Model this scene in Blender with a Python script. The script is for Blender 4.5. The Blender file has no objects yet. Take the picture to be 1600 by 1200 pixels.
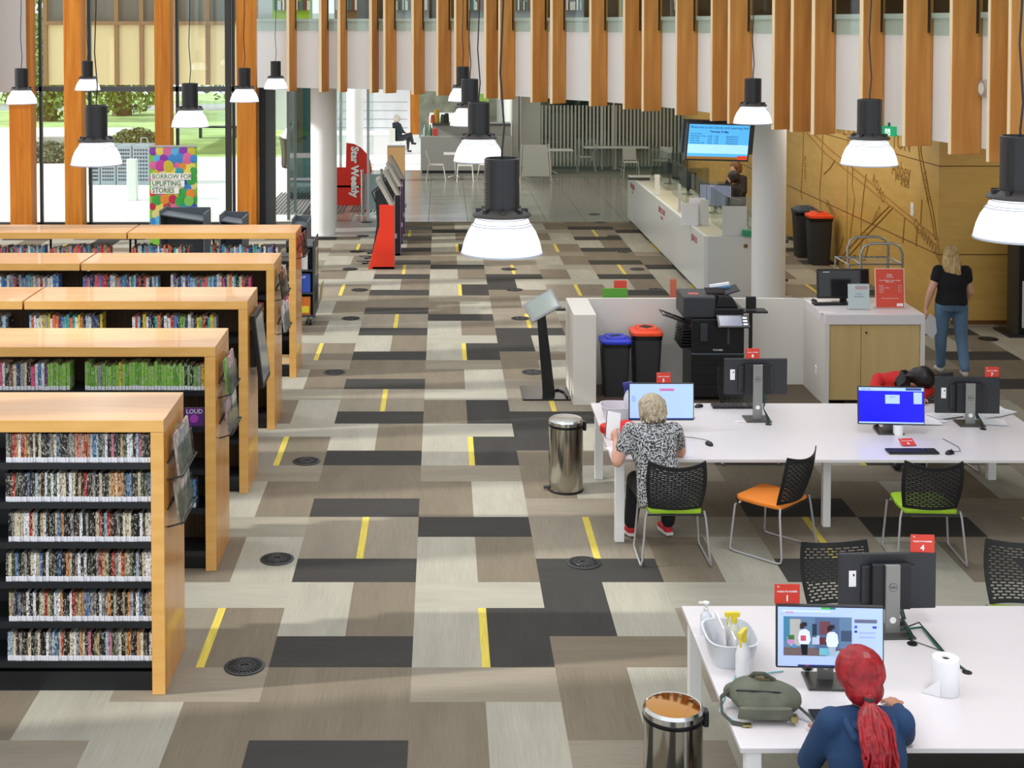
import bpy, bmesh, math, random
from mathutils import Vector, Matrix, Quaternion
S = bpy.context.scene
COL = S.collection
PI = math.pi
RND = random.Random(7)

# ------------------------------------------------------------------ camera, light, exposure
H, F, PITCH, PX0, PY0 = 4.48, 2190.0, math.radians(2.0), 690.0, 116.5
cd = bpy.data.cameras.new('camera'); cam = bpy.data.objects.new('camera', cd); COL.objects.link(cam)
cam.location = (0, 0, H); cam.rotation_euler = (PI/2 - PITCH, 0, 0)
cd.sensor_width = 36; cd.lens = F/1600*36; cd.shift_x = (800-PX0)/1600; cd.shift_y = -(600-PY0)/1600
cd.clip_start = .1; cd.clip_end = 400
S.camera = cam
W = bpy.data.worlds.new('world'); S.world = W; W.use_nodes = True
bg = W.node_tree.nodes['Background']; bg.inputs[0].default_value = (.90, .95, 1.0, 1); bg.inputs[1].default_value = 1.3
sd = bpy.data.lights.new('sun', 'SUN'); sun = bpy.data.objects.new('sun', sd); COL.objects.link(sun)
sd.energy = 3.8; sd.angle = math.radians(1.2); sd.color = (1, .97, .92)
sun.rotation_euler = Vector((-1, -.166, .51)).to_track_quat('Z', 'Y').to_euler()
S.view_settings.view_transform = 'Standard'; S.view_settings.look = 'None'
S.view_settings.exposure = 0.12; S.view_settings.gamma = 1.0; S.view_settings.use_curve_mapping = False
S.cycles.use_denoising = True
S.cycles.max_bounces = 7; S.cycles.diffuse_bounces = 3; S.cycles.transparent_max_bounces = 16
S.cycles.sample_clamp_indirect = 4

def area(x, y, z, sx, sy, power, color=(1, .93, .82)):  # unseen fill lights added to brighten the dim space under the slab
    l = bpy.data.lights.new('slab_fill_light', 'AREA'); o = bpy.data.objects.new('slab_fill_light', l); COL.objects.link(o)
    l.shape = 'RECTANGLE'; l.size = sx; l.size_y = sy; l.energy = power; l.color = color; o.location = (x, y, z)
area(4.0, 27, 3.1, 5, 6, 130)
area(4.0, 38, 3.1, 7, 8, 170)
area(9.2, 18.5, 3.1, 3, 3, 35)
area(6.2, 24.5, 3.1, 1.5, 6, 60)

# ------------------------------------------------------------------ where a point of the view lies in the place
def ray(px, py):
    cx = (px-PX0)/F; cy = (py-PY0)/F; c, s = math.cos(PITCH), math.sin(PITCH)
    return Vector((cx, c - cy*s, -s - cy*c))
def onz(px, py, z=0.0):
    d = ray(px, py); t = (z-H)/d.z; return Vector((d.x*t, d.y*t, z))
def ony(px, py, Y):
    d = ray(px, py); t = Y/d.y; return Vector((d.x*t, Y, H+d.z*t))

# ------------------------------------------------------------------ helpers
def lin(c):
    if isinstance(c, str): c = tuple(int(c[i:i+2], 16) for i in (0, 2, 4))
    return tuple(((v/255)/12.92 if v/255 <= .04045 else ((v/255+.055)/1.055)**2.4) for v in c)
MATS = {}
def mat(name, color, rough=.5, metal=0.0, emit=0.0, spec=.5, noise=None, bump=None, coat=0.0):
    """noise = (scale, amount, stretch xyz); bump = (scale, strength)"""
    if name in MATS: return MATS[name]
    m = bpy.data.materials.new(name); m.use_nodes = True; N = m.node_tree.nodes; L = m.node_tree.links
    b = N['Principled BSDF']; c = (*lin(color), 1)
    b.inputs['Base Color'].default_value = c; b.inputs['Roughness'].default_value = rough; b.inputs['Metallic'].default_value = metal
    b.inputs['Specular IOR Level'].default_value = spec; b.inputs['Coat Weight'].default_value = coat
    if emit: b.inputs['Emission Color'].default_value = c; b.inputs['Emission Strength'].default_value = emit
    tc = N.new('ShaderNodeTexCoord')
    if noise:
        sc, am, st = noise
        mp = N.new('ShaderNodeMapping'); mp.inputs['Scale'].default_value = st; L.new(tc.outputs['Object'], mp.inputs[0])
        nz = N.new('ShaderNodeTexNoise'); nz.inputs['Scale'].default_value = sc; nz.inputs['Detail'].default_value = 5; L.new(mp.outputs[0], nz.inputs['Vector'])
        mr = N.new('ShaderNodeMapRange'); mr.inputs[1].default_value = .3; mr.inputs[2].default_value = .7
        mr.inputs[3].default_value = 1-am; mr.inputs[4].default_value = 1+am*.6; L.new(nz.outputs[0], mr.inputs[0])
        mx = N.new('ShaderNodeVectorMath'); mx.operation = 'SCALE'; mx.inputs[0].default_value = c[:3]; L.new(mr.outputs[0], mx.inputs['Scale'])
        L.new(mx.outputs[0], b.inputs['Base Color'])
    if bump:
        n2 = N.new('ShaderNodeTexNoise'); n2.inputs['Scale'].default_value = bump[0]; L.new(tc.outputs['Object'], n2.inputs['Vector'])
        bp = N.new('ShaderNodeBump'); bp.inputs['Strength'].default_value = bump[1]; bp.inputs['Distance'].default_value = .01
        L.new(n2.outputs[0], bp.inputs['Height']); L.new(bp.outputs[0], b.inputs['Normal'])
    MATS[name] = m; return m
def glass(name, color, fac=.1, rough=.02):
    m = bpy.data.materials.new(name); m.use_nodes = True; N = m.node_tree.nodes; L = m.node_tree.links; N.clear()
    o = N.new('ShaderNodeOutputMaterial'); t = N.new('ShaderNodeBsdfTransparent'); t.inputs[0].default_value = (*lin(color), 1)
    g = N.new('ShaderNodeBsdfGlossy'); g.inputs['Roughness'].default_value = rough
    x = N.new('ShaderNodeMixShader'); x.inputs[0].default_value = fac
    L.new(t.outputs[0], x.inputs[1]); L.new(g.outputs[0], x.inputs[2]); L.new(x.outputs[0], o.inputs[0])
    MATS[name] = m; return m
def wood(name, c1, c2, stretch, scale=3.0, rough=.4, spec=.4, coat=0.0):
    m = mat(name, c1, rough, spec=spec, coat=coat); N = m.node_tree.nodes; L = m.node_tree.links; b = N['Principled BSDF']
    tc = N.new('ShaderNodeTexCoord'); mp = N.new('ShaderNodeMapping'); mp.inputs['Scale'].default_value = stretch
    L.new(tc.outputs['Object'], mp.inputs[0])
    nz = N.new('ShaderNodeTexNoise'); nz.inputs['Scale'].default_value = scale; nz.inputs['Detail'].default_value = 6; nz.inputs['Distortion'].default_value = .6
    L.new(mp.outputs[0], nz.inputs['Vector'])
    cr = N.new('ShaderNodeValToRGB'); cr.color_ramp.elements[0].position = .32; cr.color_ramp.elements[1].position = .68
    cr.color_ramp.elements[0].color = (*lin(c2), 1); cr.color_ramp.elements[1].color = (*lin(c1), 1)
    L.new(nz.outputs[0], cr.inputs[0]); L.new(cr.outputs[0], b.inputs['Base Color']); return m

class MB:
    def __init__(s): s.v = []; s.f = []; s.m = []; s.M = Matrix.Identity(4)
    def add(s, vs, fs, m=0):
        n = len(s.v); s.v += [tuple(s.M @ Vector(v)) for v in vs]; s.f += [tuple(i+n for i in f) for f in fs]; s.m += [m]*len(fs); return s
    def bx(s, x0, x1, y0, y1, z0, z1, m=0, R=None):
        vs = [Vector((x, y, z)) for z in (z0, z1) for y in (y0, y1) for x in (x0, x1)]
        if R: vs = [R @ v for v in vs]
        return s.add(vs, [(0,2,3,1),(4,5,7,6),(0,1,5,4),(2,6,7,3),(0,4,6,2),(1,3,7,5)], m)
    def cyl(s, p0, p1, r0, r1=None, n=16, m=0, cap=True):
        r1 = r0 if r1 is None else r1; p0, p1 = Vector(p0), Vector(p1); q = (p1-p0).to_track_quat('Z', 'Y')
        vs = []
        for p, r in ((p0, r0), (p1, r1)):
            for k in range(n):
                a = 2*PI*k/n; vs.append(p + q @ Vector((r*math.cos(a), r*math.sin(a), 0)))
        fs = [(k, (k+1) % n, n+(k+1) % n, n+k) for k in range(n)]
        if cap: fs += [tuple(range(n-1, -1, -1)), tuple(range(n, 2*n))]
        return s.add(vs, fs, m)
    def lathe(s, prof, c=(0,0,0), n=24, m=0):
        vs = []; fs = []; c = Vector(c)
        for r, z in prof:
            for k in range(n):
                a = 2*PI*k/n; vs.append(c + Vector((r*math.cos(a), r*math.sin(a), z)))
        for i in range(len(prof)-1):
            for k in range(n): fs.append((i*n+k, i*n+(k+1) % n, (i+1)*n+(k+1) % n, (i+1)*n+k))
        if prof[0][0] > 1e-5: fs.append(tuple(range(n-1, -1, -1)))
        if prof[-1][0] > 1e-5: fs.append(tuple(range((len(prof)-1)*n, len(prof)*n)))
        return s.add(vs, fs, m)
    def tube(s, pts, r, n=8, m=0):
        pts = [Vector(p) for p in pts]; vs = []; fs = []; up = None
        for i, p in enumerate(pts):
            d = (pts[min(i+1, len(pts)-1)] - pts[max(i-1, 0)]).normalized()
            if up is None: up = d.orthogonal().normalized()
            up = (up - d*up.dot(d)).normalized(); w = d.cross(up)
            rr = r[i] if isinstance(r, (list, tuple)) else r
            for k in range(n):
                a = 2*PI*k/n; vs.append(p + up*(rr*math.cos(a)) + w*(rr*math.sin(a)))
        for i in range(len(pts)-1):
            for k in range(n): fs.append((i*n+k, i*n+(k+1) % n, (i+1)*n+(k+1) % n, (i+1)*n+k))
        fs += [tuple(range(n-1, -1, -1)), tuple(range((len(pts)-1)*n, len(pts)*n))]
        return s.add(vs, fs, m)
    def prism(s, poly, a, b, axis='z', m=0):
        """poly of 2-D points pushed from a to b along an axis"""
        n = len(poly)
        def P(u, v, w): return {'z': (u, v, w), 'y': (u, w, v), 'x': (w, u, v)}[axis]
        vs = [P(u, v, a) for u, v in poly] + [P(u, v, b) for u, v in poly]
        return s.add(vs, [tuple(range(n-1, -1, -1)), tuple(range(n, 2*n))] + [(k, (k+1) % n, n+(k+1) % n, n+k) for k in range(n)], m)
    def ell(s, c, r, R=None, m=0, n=16, k=10):
        vs = []; fs = []; c = Vector(c)
        for i in range(k+1):
            t = PI*i/k
            for j in range(n):
                a = 2*PI*j/n; v = Vector((r[0]*math.sin(t)*math.cos(a), r[1]*math.sin(t)*math.sin(a), r[2]*math.cos(t)))
                if R: v = R @ v
                vs.append(c+v)
        for i in range(k):
            for j in range(n): fs.append((i*n+j, (i+1)*n+j, (i+1)*n+(j+1) % n, i*n+(j+1) % n))
        return s.add(vs, fs, m)
    def cap2(s, p0, r0, p1, r1, m=0):
        s.cyl(p0, p1, r0, r1, 14, m); s.ell(p0, (r0,)*3, m=m, n=14, k=8); return s.ell(p1, (r1,)*3, m=m, n=14, k=8)
    def loft(s, rings, n=20, m=0, pw=2.2):
        """rings of (centre, rx, ry, rotation matrix or None), superellipse sections in XY"""
        vs = []; fs = []
        for c, rx, ry, R in rings:
            for k in range(n):
                a = 2*PI*k/n; ca, sa = math.cos(a), math.sin(a)
                v = Vector((rx*math.copysign(abs(ca)**(2/pw), ca), ry*math.copysign(abs(sa)**(2/pw), sa), 0))
                if R: v = R @ v
                vs.append(Vector(c)+v)
        for i in range(len(rings)-1):
            for k in range(n): fs.append((i*n+k, i*n+(k+1) % n, (i+1)*n+(k+1) % n, (i+1)*n+k))
        fs += [tuple(range(n-1, -1, -1)), tuple(range((len(rings)-1)*n, len(rings)*n))]
        return s.add(vs, fs, m)
    def mesh(s, name, smooth=False):
        me = bpy.data.meshes.new(name); me.from_pydata(s.v, [], s.f)
        for i, p in enumerate(me.polygons): p.material_index = s.m[i]
        bm = bmesh.new(); bm.from_mesh(me); bmesh.ops.remove_doubles(bm, verts=bm.verts, dist=1e-6)
        bmesh.ops.recalc_face_normals(bm, faces=bm.faces); bm.to_mesh(me); bm.free()
        if smooth:
            me.shade_smooth()
        return me
    def build(s, name, mats, parent=None, smooth=False, bevel=0.0, solid=0.0):
        me = s.mesh(name, smooth)
        for m in (mats if isinstance(mats, (list, tuple)) else [mats]): me.materials.append(m)
        o = bpy.data.objects.new(name, me); COL.objects.link(o)
        if parent: o.parent = parent
        if solid:
            d = o.modifiers.new('solid', 'SOLIDIFY'); d.thickness = solid; d.offset = 0
        if bevel:
            d = o.modifiers.new('bevel', 'BEVEL'); d.width = bevel; d.segments = 2; d.limit_method = 'ANGLE'; d.angle_limit = math.radians(50)
        if smooth:
            d = o.modifiers.new('edges', 'EDGE_SPLIT'); d.split_angle = math.radians(42)
        return o
def B(*a, **k): return MB().bx(*a, **k)
def tag(o, label=None, cat=None, group=None, kind=None):
    if label: o['label'] = label
    if cat: o['category'] = cat
    if group: o['group'] = group
    if kind: o['kind'] = kind
    return o
def thing(name, loc, label, cat, rz=0.0, group=None):
    o = bpy.data.objects.new(name, None); o.empty_display_size = .1; COL.objects.link(o)
    o.location = loc; o.rotation_euler = (0, 0, rz); return tag(o, label, cat, group)
def struct(o): o['kind'] = 'structure'; return o
def copy_tree(o, parent=None):
    c = o.copy(); COL.objects.link(c); c.parent = parent
    for ch in list(o.children): copy_tree(ch, c)
    return c
TXT = {}
def text_mesh(s, size, bold=0.0, align='CENTER'):
    k = (s, size, bold, align)
    if k in TXT: return TXT[k]
    cu = bpy.data.curves.new('lettering', 'FONT'); cu.body = s; cu.size = size; cu.align_x = align; cu.align_y = 'CENTER'
    cu.extrude = .0008; cu.offset = bold; cu.resolution_u = 2
    o = bpy.data.objects.new('lettering', cu); COL.objects.link(o); bpy.context.view_layer.update()
    me = bpy.data.meshes.new_from_object(o.evaluated_get(bpy.context.evaluated_depsgraph_get()))
    bpy.data.objects.remove(o); bpy.data.curves.remove(cu); me.materials.clear(); TXT[k] = me; return me
def text(s, size, m, parent, loc, rot=(PI/2, 0, 0), bold=0.0, align='CENTER', name='lettering', sx=1.0):
    me = text_mesh(s, size, bold, align).copy(); me.materials.append(m)
    o = bpy.data.objects.new(name, me); COL.objects.link(o); o.parent = parent; o.location = loc; o.rotation_euler = rot; o.scale = (sx, 1, 1); return o
def blob(mb, name, m, parent, voxel=.012, smooth=6):
    """one continuous skin grown over the shapes in mb"""
    me = mb.mesh(name); o = bpy.data.objects.new(name, me); COL.objects.link(o)
    d = o.modifiers.new('r', 'REMESH'); d.mode = 'VOXEL'; d.voxel_size = voxel; d.use_smooth_shade = True
    d = o.modifiers.new('s', 'SMOOTH'); d.factor = .5; d.iterations = smooth
    bpy.context.view_layer.update()
    me2 = bpy.data.meshes.new_from_object(o.evaluated_get(bpy.context.evaluated_depsgraph_get()))
    bpy.data.objects.remove(o); me2.materials.clear(); me2.materials.append(m); me2.shade_smooth()
    o = bpy.data.objects.new(name, me2); COL.objects.link(o); o.parent = parent; return o
def ordn(n):
    return str(n) + ('th' if 10 <= n % 100 <= 20 else {1: 'st', 2: 'nd', 3: 'rd'}.get(n % 10, 'th'))

# ------------------------------------------------------------------ shared materials
WHITE = mat('white_paint', 'f2f2f0', .55)
LAMWHITE = mat('white_laminate', 'e2dcde', .28, spec=.5)
SATIN = mat('white_satin_panel', 'dcdad8', .3)
BLACKM = mat('black_metal', '1c1d20', .45)
BLACKP = mat('black_plastic', '15151a', .4)
DARKP = mat('dark_grey_plastic', '2b2c30', .5)
GREYM = mat('grey_metal', '5b6268', .45, .3)
CHROME = mat('chrome', 'd8d8d8', .16, 1.0)
STEEL = mat('brushed_steel', 'a9aba8', .3, 1.0)
SILVER = mat('silver_paint', 'c4c4c8', .35, .6)
BEECH_T = wood('beech_top', 'd9a570', 'cc9459', (.6, 6, 6), 2.2, .32, .5, .25)
BEECH_F = wood('beech_front', 'e6b46a', 'dba558', (.8, 6, 6), 2.2, .4)
BEECH_E = wood('beech_end', 'd9963f', 'c8852f', (6, 6, .7), 1.6, .25, .5, .3)
GLULAM = wood('glulam', 'dd8f2f', 'c47218', (7, 7, .5), 1.4, .5)
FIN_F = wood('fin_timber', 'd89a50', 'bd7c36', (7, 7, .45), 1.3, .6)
FIN_E = wood('fin_timber_lit_edge', 'fae4be', 'f0d09c', (7, 7, .45), 1.3, .6)  # paler than the boards: window light painted into the outer edges
PLY = wood('plywood', 'dcb464', 'd0a656', (1.2, 1.2, 6), 1.2, .35, .4, .2)
MAPLE = wood('maple_door', 'cdb37c', 'c3a76c', (5, 5, .7), 1.6, .5)
RED = mat('sign_red', 'd8402f', .45)
WINGLASS = glass('window_glass', 'f4fbf9', .07)
ACRYL = glass('acrylic', 'e6ecea', .14, .05)
PAPER = mat('paper', 'f0eff2', .7)
RUBBER = mat('rubber', '111111', .8)
# ------------------------------------------------------------------ floor: half-metre carpet planks
def carpet(name, c, ang):
    m = mat(name, c, .95, spec=.15); N = m.node_tree.nodes; L = m.node_tree.links; b = N['Principled BSDF']
    ge = N.new('ShaderNodeTexCoord')
    cols = []
    for st, sc in (((2.5, 90, 1) if ang else (90, 2.5, 1), 1.2), ((.6, 3, 1) if ang else (3, .6, 1), 1.5)):
        mp = N.new('ShaderNodeMapping'); mp.inputs['Scale'].default_value = st; L.new(ge.outputs['Object'], mp.inputs[0])
        nz = N.new('ShaderNodeTexNoise'); nz.inputs['Scale'].default_value = sc; nz.inputs['Detail'].default_value = 3; L.new(mp.outputs[0], nz.inputs['Vector']); cols.append(nz)
    ad = N.new('ShaderNodeMath'); ad.operation = 'ADD'; L.new(cols[0].outputs[0], ad.inputs[0]); L.new(cols[1].outputs[0], ad.inputs[1])
    mr = N.new('ShaderNodeMapRange'); mr.inputs[1].default_value = .7; mr.inputs[2].default_value = 1.3; mr.inputs[3].default_value = .88; mr.inputs[4].default_value = 1.12
    L.new(ad.outputs[0], mr.inputs[0])
    mx = N.new('ShaderNodeVectorMath'); mx.operation = 'SCALE'; mx.inputs[0].default_value = lin(c); L.new(mr.outputs[0], mx.inputs['Scale']); L.new(mx.outputs[0], b.inputs['Base Color'])
    return m
PAL = dict(K='3f3d3a', T='776d5e', B='8a8172', L='a09c8e', G='918b7c')
CM = []; CI = {}
for k, c in PAL.items():
    for a in (0, 1): CI[(k, a)] = len(CM); CM.append(carpet('carpet_%s_%d' % ({'K': 'charcoal', 'T': 'taupe', 'B': 'beige', 'L': 'light', 'G': 'grey'}[k], a), c, a))
CI['Y'] = len(CM); CM.append(mat('carpet_yellow', 'd2bd50', .95, noise=(3, .2, (30, 1, 1))))
GX, GY = -.208, 10.14
mb = MB()
def tile(x0, x1, y0, y1, k, a, z=0.0):
    mb.add([(x0, y0, z), (x1, y0, z), (x1, y1, z), (x0, y1, z)], [(0, 1, 2, 3)], CI[(k, a)] if k != 'Y' else CI['Y'])
def pair(col, rr):
    """tiles of metre-wide column pair 0..3 (A B C D), from row rr; returns list of (kind, left, right)"""
    q = rr % 9
    if col == 0:
        if q % 3 == 2: return ('H', 'K')
        return ('V',) + {0: ('L', 'T'), 3: ('B', 'B', 'y'), 6: ('T', 'T')}[q//3*3]
    if col == 1:
        if q in (1,): return ('H', 'L')
        if q == 4: return ('H', 'K' if rr != 13 else 'L')
        if q == 7: return ('H', 'B')
        if q in (2, 3): return ('V', 'L', 'T') if rr not in (11, 12) else ('V', 'T', 'K')
        if q in (5, 6): return ('V', 'T', 'L')
        return ('V', 'L', 'K', 'y')
    if col == 2:
        if q == 2: return ('H', 'K')
        if q == 5: return ('H', 'B')
        if q == 8: return ('H', 'T')
        if q in (0, 1): return ('V', 'K', 'L')
        if q in (3, 4): return ('V', 'B', 'B', 'y')
        return ('V', 'T', 'L')
    if q == 1: return ('H', 'L')
    if q == 4: return ('H', 'G')
    if q == 7: return ('H', 'B')
    if q in (2, 3): return ('V', 'T', 'L')
    if q in (5, 6): return ('V', 'L', 'T')
    return ('V', 'B', 'T', 'y')
for cp in range(-10, 14):
    col = (cp+1) % 4
    x0 = GX + cp; y_end = 31.9
    rr = -12
    while GY + .5*rr < y_end - .02:
        p = pair(col, rr); y0 = GY+.5*rr
        if p[0] == 'H':
            tile(x0, x0+1, y0, min(y0+.5, y_end), p[1], 1); rr += 1
        else:
            q1 = min(y0+1, y_end); e = .035 if len(p) == 4 else 0
            tile(x0, x0+.5-e*.3, y0, q1, p[1], 0); tile(x0+.5+e*1.4 if e else x0+.5, x0+1, y0, q1, p[2], 0)
            if e: tile(x0+.5-e*.3, x0+.5+e*1.4, y0, q1, 'Y', 0)
            rr += 2
struct(mb.build('floor', CM))
cer = mat('ceramic_tile', '86867c', .18, spec=.5, noise=(1.5, .12, (1, 1, 1)))
g = MB()
for i in range(0, 14):
    for j in range(0, 22):
        x0 = -3.0+.9*i; y0 = 31.9+.6*j
        if y0 < 43: g.bx(x0+.006, x0+.894, y0+.006, y0+.594, -.03, .0)
g.bx(-3.3, 9.8, 31.9, 43.4, -.05, -.004, 1)
struct(g.build('floor_tiled', [cer, mat('grout', '5f605a', .8)]))
struct(B(-3.2, -1.2, 29.6, 31.9, 0, .006).build('floor_entrance', mat('entrance_tile', 'a9a9a4', .3, noise=(2, .1, (1, 1, 1)))))
struct(B(1.9, 14, 41.2, 50, -.03, .01).build('floor_meeting_room', mat('green_grey_carpet', '6d746a', .8, noise=(2, .2, (1, 6, 1)))))
struct(B(-60, 14, 43.4, 120, -.2, -.03).build('ground_terrace', mat('sunlit_paving', 'faf8f2', .8)))
struct(B(-60, -6.8, 0, 43.4, -.2, -.02).build('ground_forecourt', MATS['sunlit_paving']))
struct(B(-6.8, -3.32, 31.2, 43.4, -.2, -.02).build('ground_entry', MATS['sunlit_paving']))

# round floor vents
def vent():
    r = thing('floor_vent', (0, 0, 0), '', 'vent')
    MB().lathe([(.142, 0), (.142, .006), (.12, .009), (.118, .004), (0, .004)], n=32).build('rim', BLACKM, r, smooth=True)
    g = MB()
    for k in range(24):
        a = 2*PI*k/24; R = Matrix.Rotation(a, 3, 'Z'); g.bx(.03, .12, -.004, .004, .004, .010, R=R)
    for rad in (.035, .075): g.tube([(rad*math.cos(2*PI*k/20), rad*math.sin(2*PI*k/20), .008) for k in range(21)], .004, 6)
    g.build('grille', mat('vent_grille', '3a3a3a', .4, .4), r); return r
v0 = None
VN = [(382,1042,'beside the end of the nearest bookcase'),(433,874,'beside the end of the second bookcase'),(479,721,'beside the end of the third bookcase'),
 (522.7,582,'just past the farthest bookcase end panel'),(548,497.7,'beside the grey book trolley wheels'),(561.7,453.3,'beyond the grey book trolley'),(547,420.7,'left of the red kiosk foot'),
 (557,393.3,'beside the cables of the red kiosk'),(566.7,369,'behind the red kiosk foot by the entrance'),(573,347.7,'near the barrier post at the entrance'),
 (912,880,'on charcoal plank in front of the middle desk'),(832,581.7,'behind the tablet stand post'),(813,497.7,'left of the tablet stand head'),(804,453,'below the nearest hanging lamp'),
 (795,420.7,'just under the nearest hanging lamp rim'),(995.7,420.7,'level with the help desk corner'),(1025,453,'behind the white printer enclosure wall'),(974,393,'beside the middle of the long help desk'),
 (958,369,'beside the far half of the help desk'),(938,347.7,'where the carpet meets the tiles'),(929,335,'in the tiled floor beyond the carpet'),(1544,529.7,'beside the black totem, near the wood wall')]
for x, y, d in VN:
    if v0 is None: v0 = vent(); o = v0
    else: o = copy_tree(v0)
    p = onz(x, y); o.location = (p.x, p.y, .0005); o['label'] = 'round black floor vent '+d; o['group'] = 'round floor vents'

# ------------------------------------------------------------------ upper level: curved white parapet with timber fins
ZB, ZT = 3.2, 4.62
CP = [onz(x, y, ZB).xy for x, y in ((402,137),(450,137),(530,138.5),(610,140),(700,143.5),(780,148),(870,155),(940,159),(1000,164),(1080,172),(1180,187),(1290,200),(1400,211),(1500,226),(1590,242),(1680,262))] + [Vector((6.4, 11.3)), Vector((8.6, 10.0)), Vector((13.8, 9.2))]
def offs(i, d):
    a = CP[max(i-1, 0)]; b = CP[min(i+1, len(CP)-1)]; t = (b-a).normalized(); n = Vector((t.y, -t.x)); return CP[i]+n*d
def curve_band(name, m, d0, d1, z0, z1):
    g = MB(); n = len(CP); vs = []
    for i in range(n):
        a = offs(i, d0); b = offs(i, d1); vs += [(a.x, a.y, z0), (b.x, b.y, z0), (b.x, b.y, z1), (a.x, a.y, z1)]
    fs = []
    for i in range(n-1):
        for k in range(4): fs.append((i*4+k, i*4+(k+1) % 4, i*4+4+(k+1) % 4, i*4+4+k))
    fs += [(0, 1, 2, 3), tuple((n-1)*4+k for k in (3, 2, 1, 0))]
    return g.add(vs, fs).build(name, m)
struct(curve_band('wall_parapet', WHITE, -.15, 0, ZB, ZT-.06))
struct(curve_band('trim_parapet', WHITE, -.2, .03, ZT-.06, ZT))
struct(curve_band('window_balustrade', glass('balustrade_glass', 'eef5f2', .05), .045, .06, 4.37, 5.6))
# slab behind the parapet
g = MB(); n = len(CP); poly = [tuple(offs(i, -.12)) for i in range(n)]
poly = [(13.9, CP[-1].y)] + poly[::-1] + [(poly[0][0], 43.6), (13.9, 43.6)]
g.prism(poly, ZB+.02, ZB+.3)
struct(g.build('ceiling', mat('soffit', 'b9b8b4', .8)))
struct(B(5.4, 14, -3, 36, 7.2, 7.5).build('ceiling_sky_block', MATS['soffit']))  # unseen partial roof, added to cut sky light on the desk side
# upper rooms seen over the parapet
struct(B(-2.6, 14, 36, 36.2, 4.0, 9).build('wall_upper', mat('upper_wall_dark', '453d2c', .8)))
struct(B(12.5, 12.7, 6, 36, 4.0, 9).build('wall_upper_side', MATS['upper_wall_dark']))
struct(B(-2.6, -2.4, 29.2, 36, 4.0, 4.3).build('trim_upper_edge', WHITE))
for i, (x, w, c, nm) in enumerate(((455, 60, '8fb02a', 'green'), (540, 36, '6e5030', 'brown'), (640, 60, '8b8f94', 'grey'), (735, 42, '707478', 'slate'), (815, 40, '8d9196', 'pale grey'), (890, 46, '7b8086', 'steel grey'), (985, 30, '9a7c3c', 'ochre'), (1070, 40, '5e5a55', 'umber'))):
    p = ony(x, 10, 35.2)
    r = thing('upper_bookcase', (p.x, 35.5, 4.32), '%s bookcase on the upper floor, seen over the white parapet between fins' % nm, 'bookcase', group='bookcases on the upper floor')
    wd = w/2190*35.5; B(-wd/2, wd/2, -.2, .2, 0, 1.5).build('body', mat('upper_case_%d' % i, c, .6), r)
    g = MB(); q = -wd/2+.04; rr = random.Random(i)
    while q < wd/2-.05:
        t = rr.uniform(.02, .05); hh = rr.uniform(.2, .3); g.bx(q, q+t*.9, -.24, -.2, .55, .55+hh, rr.randrange(3)); q += t
    g.build('book_spines', [mat('sp_white', 'd8d6d0', .7), mat('sp_teal', '3f7270', .7), mat('sp_brown', '6d3a24', .7)], r)
# fins
def hit(px):
    d = ray(px, 100).xy
    for i in range(len(CP)-1):
        a, b = CP[i], CP[i+1]; e = b-a
        s = -(a.x*d.y - a.y*d.x)/(e.x*d.y - e.y*d.x)
        if -.001 <= s <= 1.001: return a+e*s, e.normalized()
    return None
FINS = [462,512,541,590,618,662,704,732,779,804,855,883,948,1003,1033,1089,1146,1174,1243,1273,1304,1380,1456,1533,1598,1632]
for i, px in enumerate(FINS):
    h_ = hit(px)
    if not h_: continue
    p, t = h_; nrm = Vector((t.y, -t.x)); r = thing('timber_fin', (p.x, p.y, 0), 'vertical timber fin on the white parapet, %s from the entrance end' % ordn(i+1), 'timber fin', math.atan2(nrm.y, nrm.x), 'timber fins along the curved white parapet')
    zb = ZB-.06; D = .33
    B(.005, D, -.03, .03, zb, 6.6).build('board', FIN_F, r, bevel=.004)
    B(D, D+.006, -.03, .03, zb, 6.6).build('lit_edge', FIN_E, r)  # outer face strip, light put into its colour
    B(.05, .075, -.042, -.03, 4.40, 6.6).build('steel_rod', mat('dark_bronze', '35201c', .5), r)
    B(.05, .075, .03, .042, 4.40, 6.6).build('steel_rod', MATS['dark_bronze'], r)

# ------------------------------------------------------------------ columns
def column(px, base_y, r, nm, Y=None):
    p = onz(px, base_y) if Y is None else Vector(((px-PX0)/F*Y, Y, 0))
    o = MB().lathe([(r, 0), (r, ZB+.02)], (p.x, p.y+r, 0), n=40).build(nm, WHITE, smooth=True); return struct(o)
column(503.5, 369, .265, 'column_entrance'); column(553.5, 0, .27, 'column_far', 45.0); column(1209.5, 0, .265, 'column_desk', 21.9)

# ------------------------------------------------------------------ glazed wall behind the bookcases
YW = 31.0
def xw(px, Y=YW): return (px-PX0)/F*Y*1.0006
for i, (a, b, z0, dd) in enumerate(((22, 56, 0, .4), (107, 134, 0, .4), (247, 271, 0, .4), (374, 404, 0, .45))):
    o = B(xw(a), xw(b), YW-dd, YW, z0, 7.2).build('trim_timber_post_%d' % (i+1), GLULAM, bevel=.01); struct(o)
struct(B(-9.9, xw(374), YW+.02, YW+.12, 3.02, 3.13).build('trim_transom', GREYM))
fr = MB()
for px in (60, 137, 274, 362, 371): fr.bx(xw(px), xw(px)+.06, YW+.02, YW+.12, 0, 7.2)
fr.bx(xw(352), xw(352)+.12, YW-.05, YW+.12, 0, 7.2)
fr.bx(-9.9, xw(374), YW+.02, YW+.12, 0, .1)
struct(fr.build('trim_window_frame', mat('window_frame_dark', '3c4143', .5)))
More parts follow.
